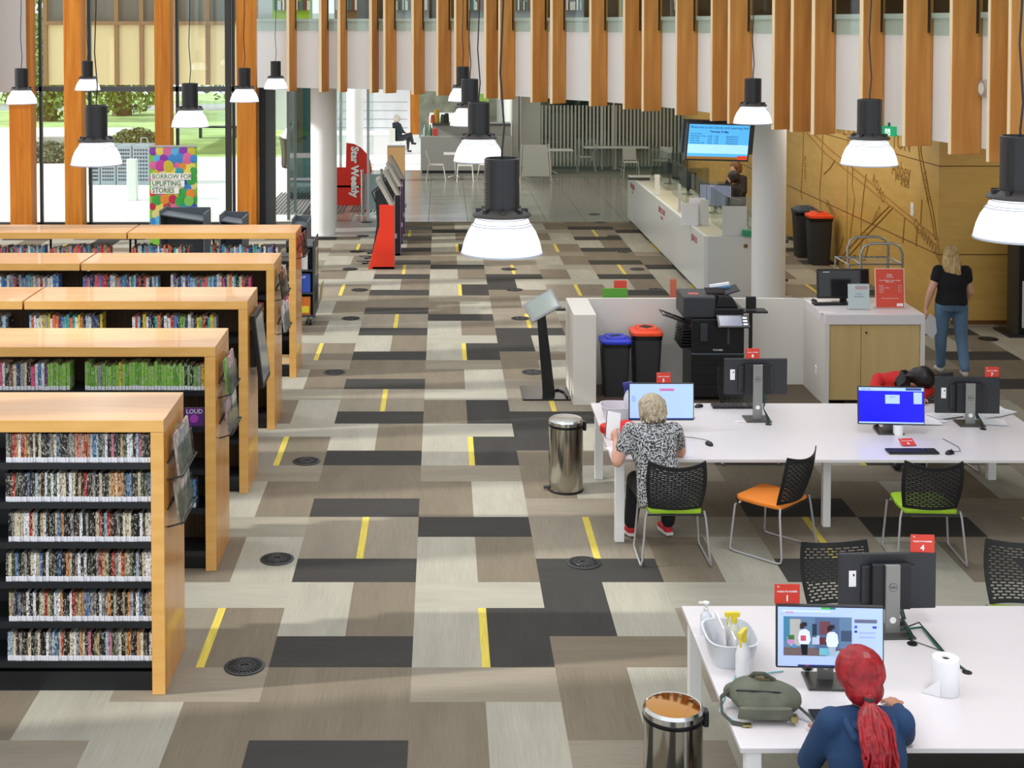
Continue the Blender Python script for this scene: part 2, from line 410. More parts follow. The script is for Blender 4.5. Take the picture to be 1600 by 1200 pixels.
for i, (a, b) in enumerate(((-9.9, xw(56)), (xw(62), xw(137)), (xw(139), xw(245)), (xw(276), xw(352)))):
    struct(B(a if a < 0 and i == 0 else a, b, YW+.06, YW+.075, .1, 7.2).build('window_%d' % (i+1), WINGLASS))
o = B(xw(-60), xw(52), YW-.52, YW-.5, 3.03, 7.2).build('roller_blind', mat('blind_fabric', 'b5b3b2', .9)); tag(o, 'grey roller blind drawn down over the upper left window', 'blind')
# unseen side posts and walls, shaped to let low sun between the shelves
sp = MB()
struct(B(-10.1, -9.9, 0, 31, 6.1, 15).build('wall_left_sun_block', WHITE))  # out of view, raised this high to block the sun
for k in range(17): sp.bx(-10.2, -9.8, 1.0+1.8*k, 1.35+1.8*k, 0, 6.1)
struct(sp.build('trim_side_posts', GLULAM))
struct(B(-10.1, -9.9, -3, 7.6, 0, 6.1).build('wall_left_near_sun_block', WHITE))  # out of view, added to keep sun off the near floor
# entrance lobby: dark jambs, glass doors, glass screens
struct(B(xw(404), xw(413), YW, YW+.2, 0, 3.2).build('trim_jamb_black', mat('jamb_black', '24282a', .5)))
struct(B(xw(413), xw(428), YW+.1, YW+.3, 0, 3.2).build('trim_jamb_grey', mat('jamb_grey', '595e60', .5)))
d = struct(B(-3.55, -3.5, 32.2, 33.6, 0, 3.1).build('door_1', WINGLASS))
g = MB(); g.bx(-3.56, -3.49, 32.15, 32.2, 0, 3.1); g.bx(-3.56, -3.49, 33.6, 33.65, 0, 3.1); g.build('door_stile', mat('aluminium', '8d9494', .4, .5), d)
p0 = xw(452, 36); p1 = xw(483, 36)
struct(B(p0, p1+.2, 36, 36.02, 0, 3.2).build('door_2', glass('teal_glass', '7d9696', .12)))
g = MB(); g.bx(p0-.05, p0, 35.98, 36.04, 0, 3.2); g.bx(p0, p1+.2, 35.98, 36.04, 1.08, 1.2); g.bx(p0, p1+.2, 35.98, 36.04, .5, .56)
struct(g.build('trim_door_bars', SILVER))
for k, (px, Y) in enumerate(((524, 33.5), (532, 35.5), (575, 33), )):
    x = xw(px, Y); struct(B(x-.01, x+.01, Y, Y+2.4, 0, 3.2).build('window_lobby_%d' % (k+1), WINGLASS))
    struct(B(x-.03, x+.03, Y-.03, Y+.03, 0, 3.2).build('trim_lobby_post_%d' % (k+1), SILVER))
g = MB()
for k in range(22): g.bx(-4.3+.09*k, -4.26+.09*k, 33.2, 37.5, 0, .012)
tag(g.build('entrance_mat', mat('mat_ribs', '5c5c5c', .8)), 'ribbed dark entrance mat inside the glass doors', 'mat')
g = MB()
for k in range(12): g.bx(-2.2+.08*k, -2.17+.08*k, 33.6, 37.2, 0, .012)
tag(g.build('entrance_mat', mat('mat_ribs2', '55534e', .8)), 'ribbed entrance mat beside the red newspaper stand', 'mat')

# ------------------------------------------------------------------ outside
def at(px, py, Y): return ony(px, py, Y)
b0 = thing('timber_clad_building', (0, 0, 0), 'building with cream panels and high windows beyond the glazed wall', 'building')
tan = mat('cream_panel', 'ecd2a0', .7); frm = mat('brown_mullion', '8a6a48', .6)
Yb = 48
def xb(px): return (px-PX0)/F*Yb
zb0, zb1, zb2 = 2.45, 4.55, 8
B(xb(70), xb(402), Yb, Yb+8, zb0, zb1).build('wall', tan, b0)
B(xb(70), xb(402), Yb+.2, Yb+8, zb1, zb2).build('upper_wall', mat('upper_glazing', '6c6c62', .25), b0)
for px in (72, 135, 183, 222, 275, 325, 360, 398): B(xb(px)-.07, xb(px)+.07, Yb-.12, Yb, zb0, zb2).build('mullion', frm, b0)
B(xb(70), xb(402), Yb-.14, Yb, zb1-.05, zb1+.08).build('sill', frm, b0)
lawnm = mat('lawn', 'c2da90', .9, noise=(.6, .3, (1, 1, 1)))
struct(B(-40, -8, 62, 92, -.03, -.01).build('lawn_far', lawnm))
struct(B(-13.5, -5.5, 48, 62, -.03, -.012).build('lawn_near', lawnm))
struct(B(-40, -8, 74, 80, -.02, 0.0).build('path_far', mat('path_grey', 'b8b8b6', .8)))
def foliage(c, r, n, seed, s=.16):
    rr = random.Random(seed); g = MB()
    for _ in range(n):
        while True:
            v = Vector([rr.uniform(-1, 1) for _ in range(3)])
            if .35 < v.length < 1: break
        p = Vector(c)+Vector((v.x*r[0], v.y*r[1], v.z*r[2])); R = Matrix.Rotation(rr.uniform(0, 6.28), 3, Vector([rr.uniform(-1, 1) for _ in range(3)]).normalized())
        g.add([p+R@Vector(q)*s for q in ((-.5, 0, 0), (0, -.28, .03), (.6, 0, 0), (0, .28, .03))], [(0, 1, 2, 3)], rr.randrange(2))
    return g
LF = [mat('leaf', 'a3b765', .6), mat('leaf_dark', '7f954c', .6)]
for i, (px, py, Y, r, n, hh, lb) in enumerate(((72, 110, 66, (2.2, 1.6, 2.6), 2600, 2.6, 'broad leafy tree on the lawn seen through the left window'), (190, 120, 70, (2.6, 1.6, 2.0), 1700, 2.0, 'leafy tree behind the lockers, below the cream building'), (20, 40, 80, (3.5, 2, 4.5), 2600, 4, 'tall pale tree far behind the roller blind'), (365, 60, 75, (2.6, 2, 3.5), 1800, 3, 'tree showing beyond the glass by the wide orange post'))):
    p = at(px, py, Y); r0 = thing('tree', (p.x, p.y, -.03), lb, 'tree', group='trees outside the glazed wall')
    foliage((0, 0, max(p.z, hh)), r, n, i, .34).build('crown', LF, r0)
    MB().tube([(0, 0, 0), (.1, 0, 1.2), (-.1, 0, max(p.z, hh))], [.5, .38, .2], 10).build('trunk', mat('bark', '7d6a50', .9), r0, smooth=True)
for i, (px, py, Y, lb) in enumerate(((75, 262, 46, 'low grey green shrub behind the white planter wall outside'), (215, 232, 52, 'low shrub just behind the perforated lockers outside'))):
    p = at(px, py, Y); tag(foliage((p.x, p.y, .3), (1.0, .4, .38), 900, 30+i, .16).build('shrub', [mat('shrub_grey', '8f9a78', .8), mat('shrub_dim', '6f7a5c', .8)]), lb, 'shrub')
struct(B(at(58, 0, 47).x, at(100, 0, 47).x, 46.8, 47.2, -.03, .75).build('trim_planter_wall', mat('stone_wall', 'c9c3bb', .8, noise=(4, .3, (1, 1, 1)))))
# perforated lockers
perf = MB()
lx = [(135, 155), (155, 180), (180, 205), (205, 234)]
pm = mat('locker_steel', 'aab4be', .5, .2); hole = mat('locker_hole', '39424a', .7)
for i, (a, b) in enumerate(lx):
    Y = 39.5; x0, x1 = (a-PX0)/F*Y, (b-PX0)/F*Y; w = x1-x0
    r0 = thing('bike_locker', (x0, Y, -.02), 'perforated grey steel bike locker outside, %s of the row' % ('end box nearest the trees', 'second box', 'third box', 'end box nearest the banner')[i], 'locker', group='perforated lockers on the forecourt')
    B(.01, w-.01, 0, .8, 0, 1.12).build('body', pm, r0, bevel=.02)
    g = MB()
    for u in range(5):
        for v in range(9): g.bx(.06+u*(w-.12)/5, .06+u*(w-.12)/5+.045, -.006, .002, .12+v*.105, .12+v*.105+.05)
    g.build('perforation', hole, r0)
    if i == 3: MB().tube([(w*.3, .4, 1.1), (w*.35, .4, 1.3), (w*.65, .4, 1.3), (w*.75, .4, 1.1)], .02).build('handle', SILVER, r0)
p = at(207, 300, 36); o = MB().bx(p.x-.13, p.x+.13, 35.9, 36.1, -.02, 1.05).build('bollard', mat('bollard_white', 'f2f3ee', .6), bevel=.02); tag(o, 'pale square bollard standing alone on the bright forecourt', 'bollard')
for i, (px, Y) in enumerate(((340, 56), )):
    r0 = thing('garden_bench', ((px-PX0)/F*Y, Y, -.02), 'small dark bench on the lawn outside', 'bench')
    B(-.8, .8, -.25, .25, .42, .48).build('seat', DARKP, r0)
    for sx in (-.7, .7): B(sx-.03, sx+.03, -.2, .2, 0, .42).build('leg', DARKP, r0)
# terrace beyond the cafe: translucent pale fence and street
struct(B(-9, -.9, 60, 60.2, -.03, 5).build('wall_terrace', mat('pale_screen', 'd3dae0', .5, noise=(.5, .2, (2, 1, .4)))))
struct(B(-1.3, -.9, 58, 58.3, -.03, 4).build('trim_terrace_post', GLULAM))
g = MB()
for k in range(4): g.bx(-5, -1.4, 57, 57.05, .3+.35*k, .34+.35*k)
struct(g.build('trim_terrace_rail', SILVER))
struct(B(-.9, 8, 56, 56.2, 0, 3.6).build('wall_cafe', mat('cafe_wall', '8f907c', .8, noise=(2, .4, (1, 1, 1)))))
struct(B(2.2, 2.38, 43.3, 56, 0, 3.2).build('wall_cafe_side', mat('cafe_side', 'b7bab4', .5)))

# ------------------------------------------------------------------ far meeting room with striped glass
YG = 43.6
def xg(px): return (px-PX0)/F*YG
struct(B(xg(812), 14, YG, YG+.02, 0, 3.2).build('window_meeting_room', glass('room_glass', 'b9c4bc', .1)))
g = MB(); x = xg(846)
while x < xg(1100): g.bx(x, x+.055, YG-.02, YG-.012, .1, 2.0); x += .115
g.bx(xg(812), xg(845), YG-.02, YG-.012, .1, 3.2)
struct(g.build('trim_frosted_strips', mat('frosting', 'b7bdb6', .7)))
g = MB()
for px in (812, 940, 958): g.bx(xg(px), xg(px)+.05, YG-.03, YG+.03, 0, 3.2)
struct(g.build('trim_room_mullion', SILVER))
struct(B(2.4, 14, 50, 50.2, 0, 3.2).build('wall_meeting_room', mat('room_wall', '5c5f56', .8, noise=(1, .3, (2, 1, .3)))))
struct(B(14, 14.2, 14, 50, 0, 9).build('wall_right', mat('right_wall', 'a08a60', .8)))
def cafe_chair(col=None):
    m = col or mat('cafe_plastic', 'dcdcd6', .45)
    r = thing('cafe_chair', (0, 0, 0), '', 'chair')
    g = MB().prism([(-.21, -.2), (.21, -.2), (.22, .2), (-.22, .2)], .44, .465); g.build('seat', m, r, bevel=.01)
    g = MB()
    for k in range(6):
        z0 = .5+k*.055; y = -.2-.02*k; g.bx(-.2, .2, y-.012, y, z0, z0+.056)
    g.build('backrest', m, r)
    for sx in (-1, 1):
        MB().tube([(sx*.2, .2, .44), (sx*.24, .27, 0)], .013).build('leg', m, r); MB().tube([(sx*.2, -.21, .52), (sx*.24, -.3, 0)], .013).build('leg', m, r)
    return r
c0 = cafe_chair()
CC = [(682, 283, -PI/2, 'white cafe chair at the grey counter, facing the round table'), (727, 285, 0, 'white cafe chair whose slatted back faces the tiled floor'), (765, 283, .9, 'white cafe chair half hidden behind the hanging lamps')]
for i, (x, y, a, lb) in enumerate(CC):
    o = c0 if i == 0 else copy_tree(c0); p = onz(x, y); o.location = (p.x, p.y+.3, 0); o.rotation_euler.z = a; o['label'] = lb; o['group'] = 'white cafe chairs'
def pedestal(px, py, w, lb, m=LAMWHITE):
    p = onz(px, py); r = thing('cafe_table', (p.x, p.y, 0), lb, 'table')
    B(-w/2, w/2, -.35, .35, .72, .745).build('tabletop', m, r, bevel=.008); MB().cyl((0, 0, .03), (0, 0, .72), .03).build('post', SILVER, r)
    g = MB()
    for k in range(4): a = PI/4+PI/2*k; g.tube([(0, 0, .09), (.3*math.cos(a), .3*math.sin(a), .02)], .02)
    g.build('base', CHROME, r)
pedestal(712, 279, .7, 'square white cafe table between the white chairs')
pedestal(861, 272, 1.3, 'white flip table standing before the striped glass', mat('flip_top', 'c5cac6', .4))
pedestal(962, 267, 2.0, 'long white table before the striped glass, near the help desk', MATS['flip_top'])
gm = mat('mesh_grey_seat', 'aab0aa', .6)
cg = cafe_chair(gm)
for i, (x, y, a, lb) in enumerate(((915, 268, PI/2, 'grey meeting chair turned sideways by the striped glass'), (985, 277, PI, 'grey meeting chair tucked at the long white table'), (1034, 274, PI*.8, 'grey meeting chair nearest the help desk end'))):
    o = cg if i == 0 else copy_tree(cg); p = onz(x, y); o.location = (p.x, p.y, 0); o.rotation_euler.z = a; o['label'] = lb; o['group'] = 'grey chairs by the striped glass'
p = onz(836, 285); r = thing('folding_sign_board', (p.x, p.y, 0), 'white folding sign board standing before the striped glass', 'sign')
for s_ in (-1, 1):
    MB().tube([(-.45, s_*.3, 0), (-.38, 0, 1.1)], .018).build('leg', SILVER, r); MB().tube([(.45, s_*.3, 0), (.38, 0, 1.1)], .018).build('leg', SILVER, r)
MB().add([(-.4, -.24, .2), (.4, -.24, .2), (.34, -.02, 1.08), (-.34, -.02, 1.08), (-.4, -.22, .2), (.4, -.22, .2), (.34, 0, 1.08), (-.34, 0, 1.08)], [(0,1,2,3),(7,6,5,4),(0,4,5,1),(3,2,6,7),(0,3,7,4),(1,5,6,2)]).build('panel', mat('board_grey', 'a9afa9', .5), r)

# cafe counter
r = thing('cafe_counter', (0, 0, 0), 'long grey cafe counter with stepped top behind the white chairs', 'counter')
YC = 42.4
def xc(px): return (px-PX0)/F*YC
gc = mat('counter_grey', '9c9d9a', .5)
B(xc(657), xc(800), YC, YC+.6, 0.08, 1.12).build('front_panel', gc, r, bevel=.01); B(xc(659), xc(800), YC+.05, YC+.6, 0, .08).build('kick', DARKP, r)
B(xc(675), xc(800), YC+.6, YC+1.3, 0, 1.42).build('raised_panel', gc, r); B(xc(675), xc(800), YC+.55, YC+1.35, 1.42, 1.47).build('worktop', mat('cnt_dark', '4c4a46', .4), r)
B(xc(668), xc(760), YC+5, YC+8, 0, 1.35).build('back_counter', mat('cafe_white', 'e8e6e2', .5), r)
for i, (px, c, w, hh, lb) in enumerate(((664, '7d9c90', .12, .34, 'green glass water bottle on the cafe counter'), (672, '4d7f67', .12, .34, 'dark green bottle on the cafe counter'), (680, 'c8453a', .16, .22, 'red and blue snack box on the cafe counter'))):
    p = xc(px); o = MB().lathe([(w*.5, 0), (w*.5, hh*.6), (w*.2, hh*.8), (w*.2, hh)], (p, YC+.3, 1.12), 12).build('bottle', mat('bot%d' % i, c, .3), smooth=True) if i < 2 else B(p-w/2, p+w/2, YC+.2, YC+.35, 1.12, 1.12+hh).build('snack_box', mat('bot2', c, .5), bevel=.01)
    tag(o, lb, 'bottle' if i < 2 else 'box')
for i, (px, c, hh, w, lb) in enumerate(((682, 'cfa640', .42, .2, 'yellow packet rack on the raised cafe counter'), (676, 'd15a36', .25, .16, 'orange basket on the raised cafe counter'), (692, '4a5a44', .26, .16, 'dark green tin on the raised cafe counter'), (698, '303030', .3, .16, 'black coffee grinder at the cafe counter'), (747, '3a3a3c', .36, .3, 'black till screen behind the hanging lamps'))):
    p = xc(px); o = MB().loft([((p, YC+.95, 1.47), w*.5, .12, None), ((p, YC+.95, 1.47+hh*.8), w*.45, .1, None), ((p, YC+.95, 1.47+hh), w*.3, .07, None)]).build(('packet_rack', 'packet_basket', 'tin', 'coffee_grinder', 'till')[i], mat('ci%d' % i, c, .5)); tag(o, lb, ('rack', 'basket', 'tin', 'grinder', 'till')[i])
o = B(.9, 1.5, 44.6, 44.7, 0, 2.6).build('green_poster', mat('poster_green', '9ac05a', .5)); tag(o, 'tall green poster panel behind the nearest hanging lamps', 'poster')
# red cordon chair etc.
p = onz(619, 282); r = thing('wooden_lectern_box', (p.x, p.y, 0), 'small plywood box stand behind the check-out kiosks', 'stand')
B(-.25, .25, -.2, .3, 0, 1.0).build('body', mat('box_grey', '77756c', .6), r); B(-.25, .25, -.215, -.2, .02, .98).build('front_board', mat('box_ply', 'dfb079', .6), r)
# ------------------------------------------------------------------ bookcases
SHELFM = mat('shelf_black_steel', '1f2226', .35, .2)
SLAT = mat('inner_back_slats', '4f3a24', .7, noise=(3, .5, (18, 1, .4)))
XE, HT, DP = -1.85, 1.855, .72
ROWY = [9.24, 11.37, 13.28, 15.40, 17.70]
NAMES = ['nearest', 'second', 'third', 'fourth', 'farthest']
LEV6 = [.22, .49, .76, 1.03, 1.30, 1.565]; LEV5 = [.16, .515, .84, 1.19, 1.49]
def bookcase(i, k):
    """row i, module k from the aisle"""
    y0 = ROWY[i]; x1 = XE if k == 0 else XE-2.13-.02-(k-1)*2.15; x0 = x1-2.13
    pos = 'aisle end unit with beech end panel' if k == 0 else ('unit beyond the first top joint' if k == 1 else 'unit beyond the second top joint')
    r = thing('bookcase', ((x0+x1)/2, y0, 0), '%s beech topped bookcase row from the camera, %s' % (NAMES[i], pos), 'bookcase', group='double sided library bookcases')
    w = x1-x0; a, b = -w/2, w/2
    B(a, b, 0, DP, HT-.08, HT).build('top_panel', [BEECH_T], r, bevel=.004)
    B(a+.001, b-.001, -.003, .0, HT-.079, HT-.001).build('top_edge', BEECH_F, r)
    if k == 0:
        B(b-.088, b, .001, DP, 0, HT-.081).build('end_panel', BEECH_E, r, bevel=.004)
        B(b-.087, b-.001, -.003, .0, .002, HT-.082).build('end_panel_edge', BEECH_F, r)
        c = b-.09
    else: c = b-.01
    B(a+.01, c, .06, DP-.06, .0, .13).build('plinth', SHELFM, r)
    for z in (LEV6 if i == 0 else LEV5):
        g = MB(); g.bx(a+.01, c, .02, .34, z-.03, z-.004); g.bx(a+.01, c, .015, .02, z-.045, z-.0); g.bx(a+.01, c, .38, DP-.02, z-.03, z-.004)
        g.build('shelf', SHELFM, r)
    for x in (a+.01, (a+c)/2, c-.03): B(x, x+.02, .34, .38, .1, HT-.09).build('upright', SHELFM, r)
    if i < 4:
        B(a+.01, c, .35, .37, .1, HT-.09).build('back_panel', SHELFM if i == 0 else SLAT, r)
    else:
        B(a+.01, c, .35, .37, .1, 1.3).build('back_panel', SHELFM, r)
    for x in (a+.2, c-.2):
        MB().cyl((x, .2, 0), (x, .2, .01), .03).build('foot', BLACKM, r)
    return r
for i, nmod in enumerate((1, 1, 2, 2, 3)):
    for k in range(nmod): bookcase(i, k)

# one book of each kind; colour comes with the copy
def spine_mat(name, c, art=True):
    m = mat(name, c, .35 if art else .55)
    if not art: return m
    N = m.node_tree.nodes; L = m.node_tree.links; b = N['Principled BSDF']
    tc = N.new('ShaderNodeTexCoord'); oi = N.new('ShaderNodeObjectInfo'); mp = N.new('ShaderNodeMapping'); mp.inputs['Scale'].default_value = (.9, 2, 22 if name[0] == 'd' else 3.5)
    cb = N.new('ShaderNodeCombineXYZ')
    for q in range(3): L.new(oi.outputs['Random'], cb.inputs[q])
    sc = N.new('ShaderNodeVectorMath'); sc.operation = 'SCALE'; sc.inputs['Scale'].default_value = 60; L.new(cb.outputs[0], sc.inputs[0])
    L.new(tc.outputs['Object'], mp.inputs[0]); L.new(sc.outputs[0], mp.inputs['Location'])
    nz = N.new('ShaderNodeTexNoise'); nz.inputs['Scale'].default_value = 1.6; nz.inputs['Detail'].default_value = 2; L.new(mp.outputs[0], nz.inputs['Vector'])
    cr = N.new('ShaderNodeValToRGB'); cr.color_ramp.interpolation = 'CONSTANT'
    e = cr.color_ramp.elements; e[0].position = 0; base = lin(c); lum = sum(base)/3
    e[0].color = (*[v*.25 for v in base], 1); e[1].position = .42 if name[0] == 'd' else .30; e[1].color = (*base, 1)
    x = e.new(.56); x.color = (.62, .58, .50, 1) if lum < .3 else (.08, .07, .07, 1)
    x = e.new(.60); x.color = (*[v*.8 for v in base], 1)
    L.new(nz.outputs[0], cr.inputs[0]); L.new(cr.outputs[0], b.inputs['Base Color']); return m
STICK = mat('spine_label', 'dedfe6', .6); PAGES = mat('page_block', 'cbb994', .85)
def dvd_mesh():
    g = MB().bx(-.5, .5, 0, .135, 0, .19, 0); g.bx(-.5, .5, -.0015, 0, .0, .034, 1)
    g.bx(-.42, .42, .004, .132, .190, .1905, 0); return g.mesh('dvd_case')
def book_mesh():
    g = MB(); g.bx(-.5, -.42, 0, .15, 0, 1, 0); g.bx(.42, .5, 0, .15, 0, 1, 0); g.bx(-.42, .42, 0, .012, 0, 1, 0); g.bx(-.42, .42, .012, .146, .01, .985, 2)
    g.bx(-.46, .46, -.002, 0, .01, .16, 1); return g.mesh('book')
DM, BMESH = dvd_mesh(), book_mesh()
for me, n in ((DM, 2), (BMESH, 3)):
    for k in range(n): me.materials.append((STICK, STICK, PAGES)[k])
def put(me, name, x, y, z, w, h, m, label, cat, group, par=None, tilt=0):
    o = bpy.data.objects.new(name, me); COL.objects.link(o); o.location = (x, y, z); o.scale = (w, 1, h); o.rotation_euler = (0, tilt, 0)
    o.material_slots[0].link = 'OBJECT'; o.material_slots[0].material = m; return tag(o, label, cat, group)
DC = [('black', '1b1a19', 22), ('dark brown', '3a2c22', 8), ('grey', '7c7a77', 8), ('cream', 'd8cdb2', 11), ('white', 'e8e8ea', 10), ('red', 'b03328', 6), ('blue', '4a6d95', 7), ('tan', 'a08a62', 9), ('orange', 'c07a3a', 4), ('dark green', '3d4a32', 5), ('pale blue', 'a9bccb', 4), ('pink', 'c8788a', 2)]
DMAT = {n: spine_mat('dvd_'+n.replace(' ', '_'), c) for n, c, _ in DC}
ROWN = ['bottom', 'fifth', 'fourth', 'third', 'second', 'top']
rr = random.Random(3)
for lv, z in enumerate(LEV6):
    x = XE-.095; n = 0
    while n < 48:
        w = rr.uniform(.0165, .0235); nm = rr.choices([d[0] for d in DC], [d[2] for d in DC])[0]; x -= w; n += 1
        put(DM, 'dvd_case', x+w/2, ROWY[0]+.03+rr.uniform(0, .006), z-.003, w*.93, 1+rr.uniform(-.01, .02), DMAT[nm], '%s spined DVD case, %s from the end panel, %s shelf of the nearest bookcase' % (nm, ordn(n), ROWN[lv]), 'dvd', 'dvd cases on the %s shelf of the nearest bookcase' % ROWN[lv], tilt=.0)
        if x < XE-1.16: break
BC = {'green': '629a3c', 'bright green': '83b84a', 'white': 'e2e2de', 'black': '25262a', 'yellow': 'd3bb3e', 'navy': '2c3f66', 'blue': '3f78b8', 'teal': '2d9a9a', 'red': 'b8342c', 'orange': 'd8683a', 'grey': '8d8f92', 'pink': 'd85a86', 'purple': '5b3a72', 'brown': '6b4630', 'pale blue': '9fc0d8', 'cream': 'd9cdb2'}
BMAT = {n: spine_mat('book_'+n.replace(' ', '_'), c) for n, c in BC.items()}
def run(row, z, spans, mix, where, grp, hmin=.19, hmax=.235, tmin=.02, tmax=.034, back=0, gap=0):
    """books side by side; spans in pixels along the front of a row, from the aisle leftwards"""
    y = ROWY[row]+.04; n = 0; s = F/(y+.1)
    for pa, pb in spans:
        x = (pb-PX0)/s; xe = (pa-PX0)/s
        while x > xe:
            w = rr.uniform(tmin, tmax); nm = rr.choice(mix); x -= w; n += 1
            put(BMESH, 'book', x+w/2, y+rr.uniform(0, .012), z-.003, w*.93, rr.uniform(hmin, hmax), BMAT[nm], '%s book, %s from the aisle, %s' % (nm, ordn(n), where), 'book', grp)
GR = ['green']*5+['bright green']*6+['yellow', 'white', 'grey', 'black']
MX = ['white', 'black', 'navy', 'blue', 'grey', 'pink', 'purple', 'yellow', 'cream', 'brown', 'navy']
M3 = ['blue', 'white', 'orange', 'red', 'black', 'yellow', 'grey', 'teal', 'navy', 'green', 'cream', 'pale blue', 'white']
M4 = ['white', 'grey', 'red', 'blue', 'navy', 'teal', 'purple', 'pink', 'black', 'orange', 'pale blue', 'cream']
M5 = ['black', 'white', 'navy', 'teal', 'purple', 'red', 'grey', 'orange', 'pale blue', 'blue', 'black', 'teal', 'pink']
T2 = 'top shelf of the second bookcase'; run(1, LEV5[4], [(133, 320)], GR, T2, 'green spined books on the top shelf of the second bookcase')
run(1, LEV5[4], [(76, 109)], ['bright green']*4+['green'], 'past the gap in the second bookcase', 'green books beyond the gap in the second bookcase')
run(1, LEV5[4], [(-30, 75)], MX, 'mixed stretch of the second bookcase', 'mixed books in the second bookcase')
run(1, LEV5[1], [(258, 305)], ['green', 'blue', 'bright green', 'white', 'yellow'], 'second lowest shelf of the second bookcase', 'books low in the second bookcase', .22, .25)
run(1, LEV5[2], [(262, 288)], ['green', 'white'], 'middle shelf of the second bookcase', 'books on the middle shelf of the second bookcase')
T3 = 'third bookcase top'
run(2, LEV5[4], [(208, 338)], M3, T3+', stretch nearest the aisle', 'books on the third bookcase nearest the aisle'); run(2, LEV5[4], [(49, 160)], M3, T3+', stretch after the gap', 'books on the third bookcase after the gap'); run(2, LEV5[4], [(-12, 14)], ['pale blue', 'white', 'black'], T3+', beyond the joint', 'books on the third bookcase beyond the joint')
T4 = 'fourth bookcase top'
run(3, LEV5[4], [(268, 392)], M4, T4+', stretch nearest the aisle', 'books on the fourth bookcase nearest the aisle'); run(3, LEV5[4], [(132, 247)], M4, T4+', stretch after the gap', 'books on the fourth bookcase after the gap')
run(3, LEV5[4], [(-10, 92)], ['white', 'grey', 'pale blue', 'red', 'black', 'teal', 'blue'], T4+', beyond the joint', 'books on the fourth bookcase beyond the joint')
T5 = 'farthest bookcase top'
run(4, LEV5[4], [(332, 434)], M5, T5+', stretch nearest the aisle', 'books on the farthest bookcase nearest the aisle', .15, .21, .02, .032); run(4, LEV5[4], [(210, 298)], M5, T5+', stretch after the gap', 'books on the farthest bookcase after the gap', .15, .21, .02, .032)
run(4, LEV5[4], [(79, 172)], M5, T5+', stretch beyond the joint', 'books on the farthest bookcase beyond the joint', .15, .21, .02, .032); run(4, LEV5[4], [(-8, 70)], M5, T5+', stretch at the picture edge', 'books on the farthest bookcase at the edge', .15, .21, .02, .032)
run(3, LEV5[3], [(398, 412)], ['brown', 'red'], 'second shelf of the fourth bookcase', 'books on the second shelf of the fourth bookcase')
run(4, LEV5[3], [(438, 452)], ['orange', 'black', 'brown', 'cream'], 'second shelf of the farthest bookcase', 'books low in the farthest bookcase'); run(4, LEV5[2], [(438, 453)], ['white', 'pink', 'grey'], 'middle shelf of the farthest bookcase', 'books on the middle shelf of the farthest bookcase')
# faced-out covers
def cover(px, py, Y, w, h, c, lb, t=.02, tilt=-.2, txt=None, rz=0):
    p = ony(px, py, Y); r = thing('display_book', (p.x, Y, p.z), lb, 'book', rz)
    R = Matrix.Rotation(tilt, 3, 'X'); B(-w/2, w/2, 0, t, 0, h, R=R).build('cover', mat('cover_'+c, c, .35), r)
    B(-w/2+.004, w/2-.004, .004, t-.004, .003, h+.001, R=R).build('pages', PAGES, r)
    if txt: text(txt, .05, PAPER, r, R @ Vector((0, -.002, h*.82)), (PI/2+tilt, 0, 0))
    return r
o = cover(303, 671, ROWY[1]+.06, .165, .175, '5a2a78', 'purple book faced out on the second bookcase, cover titled LOUD', txt='LOUD')
dsc = MB().lathe([(.0, 0), (.035, .001), (.035, .002), (.0, .003)], n=20).build('cover_disc', mat('magenta_disc', 'a03aa8', .4), o); dsc.rotation_euler = (PI/2-.2, 0, 0); dsc.location = (0, .014, .085)
cover(268, 671, ROWY[1]+.06, .12, .175, '2a2c34', 'dark book faced out beside the purple one')
cover(446, 579, ROWY[4]+.06, .14, .2, 'd8c79c', 'cream book faced out low in the farthest bookcase')

# leaflet holders on the end panels
def leaflets(i, yo, z, n, lb, cols, sc=1.0):
    r = thing('leaflet_holder', (XE, ROWY[i]+yo, z), lb, 'leaflet holder', group='leaflet holders on the bookcase ends')
    W_ = .5*sc; g = MB(); g.tube([(.0, -.02, .0), (.11, -.02, .03)], .006); g.tube([(0, W_, .0), (.11, W_, .03)], .006); g.tube([(.11, -.02, .03), (.11, W_, .03)], .006); g.tube([(.005, -.02, .12), (.005, W_, .12)], .006)
    g.build('bracket', BLACKM, r)
    w = W_/n; R = Matrix.Rotation(-.12, 3, 'Y')
    for k in range(n):
        R2 = Matrix.Rotation(-.12+.05*(k % 2), 3, 'Y'); g = B(.07, .085, k*w+.006, (k+1)*w-.006, .0, .29, R=R2)
        g.build('leaflet', mat('leaf_'+cols[k % len(cols)], cols[k % len(cols)], .4, noise=(14, .6, (1, 1, 1))), r)
    B(.094, .097, -.01, W_+.01, -.01, .2, R=R).build('acrylic_front', ACRYL, r)
    return r
PK = ['b7a9a4', '9aa0a2', 'cbb8b2', 'a59a8c']
leaflets(0, .12, 1.42, 3, 'upper acrylic leaflet holder on the end of the nearest bookcase', PK)
leaflets(0, .12, 1.10, 3, 'lower acrylic leaflet holder on the end of the nearest bookcase', PK[::-1])
leaflets(1, .15, 1.40, 3, 'upper leaflet holder with green edged booklet on the second bookcase end', ['7fae5c', 'c8a7ac', 'b99aa0'])
leaflets(1, .2, 1.05, 2, 'lower leaflet holder hanging on the second bookcase end', ['b39ba0', 'c9c0bc'])
leaflets(3, .1, 1.42, 3, 'leaflet holder with upright books on the fourth bookcase end', ['3a3230', 'a05a3a', 'c9c1b8'], 1.2)
leaflets(3, .3, 1.0, 2, 'holder with white papers low on the fourth bookcase end', ['dcdcdc', 'cfc9cf'])
leaflets(4, .15, 1.5, 2, 'dark red leaflet holder on the farthest bookcase end', ['8e2f28', '6e2622'])
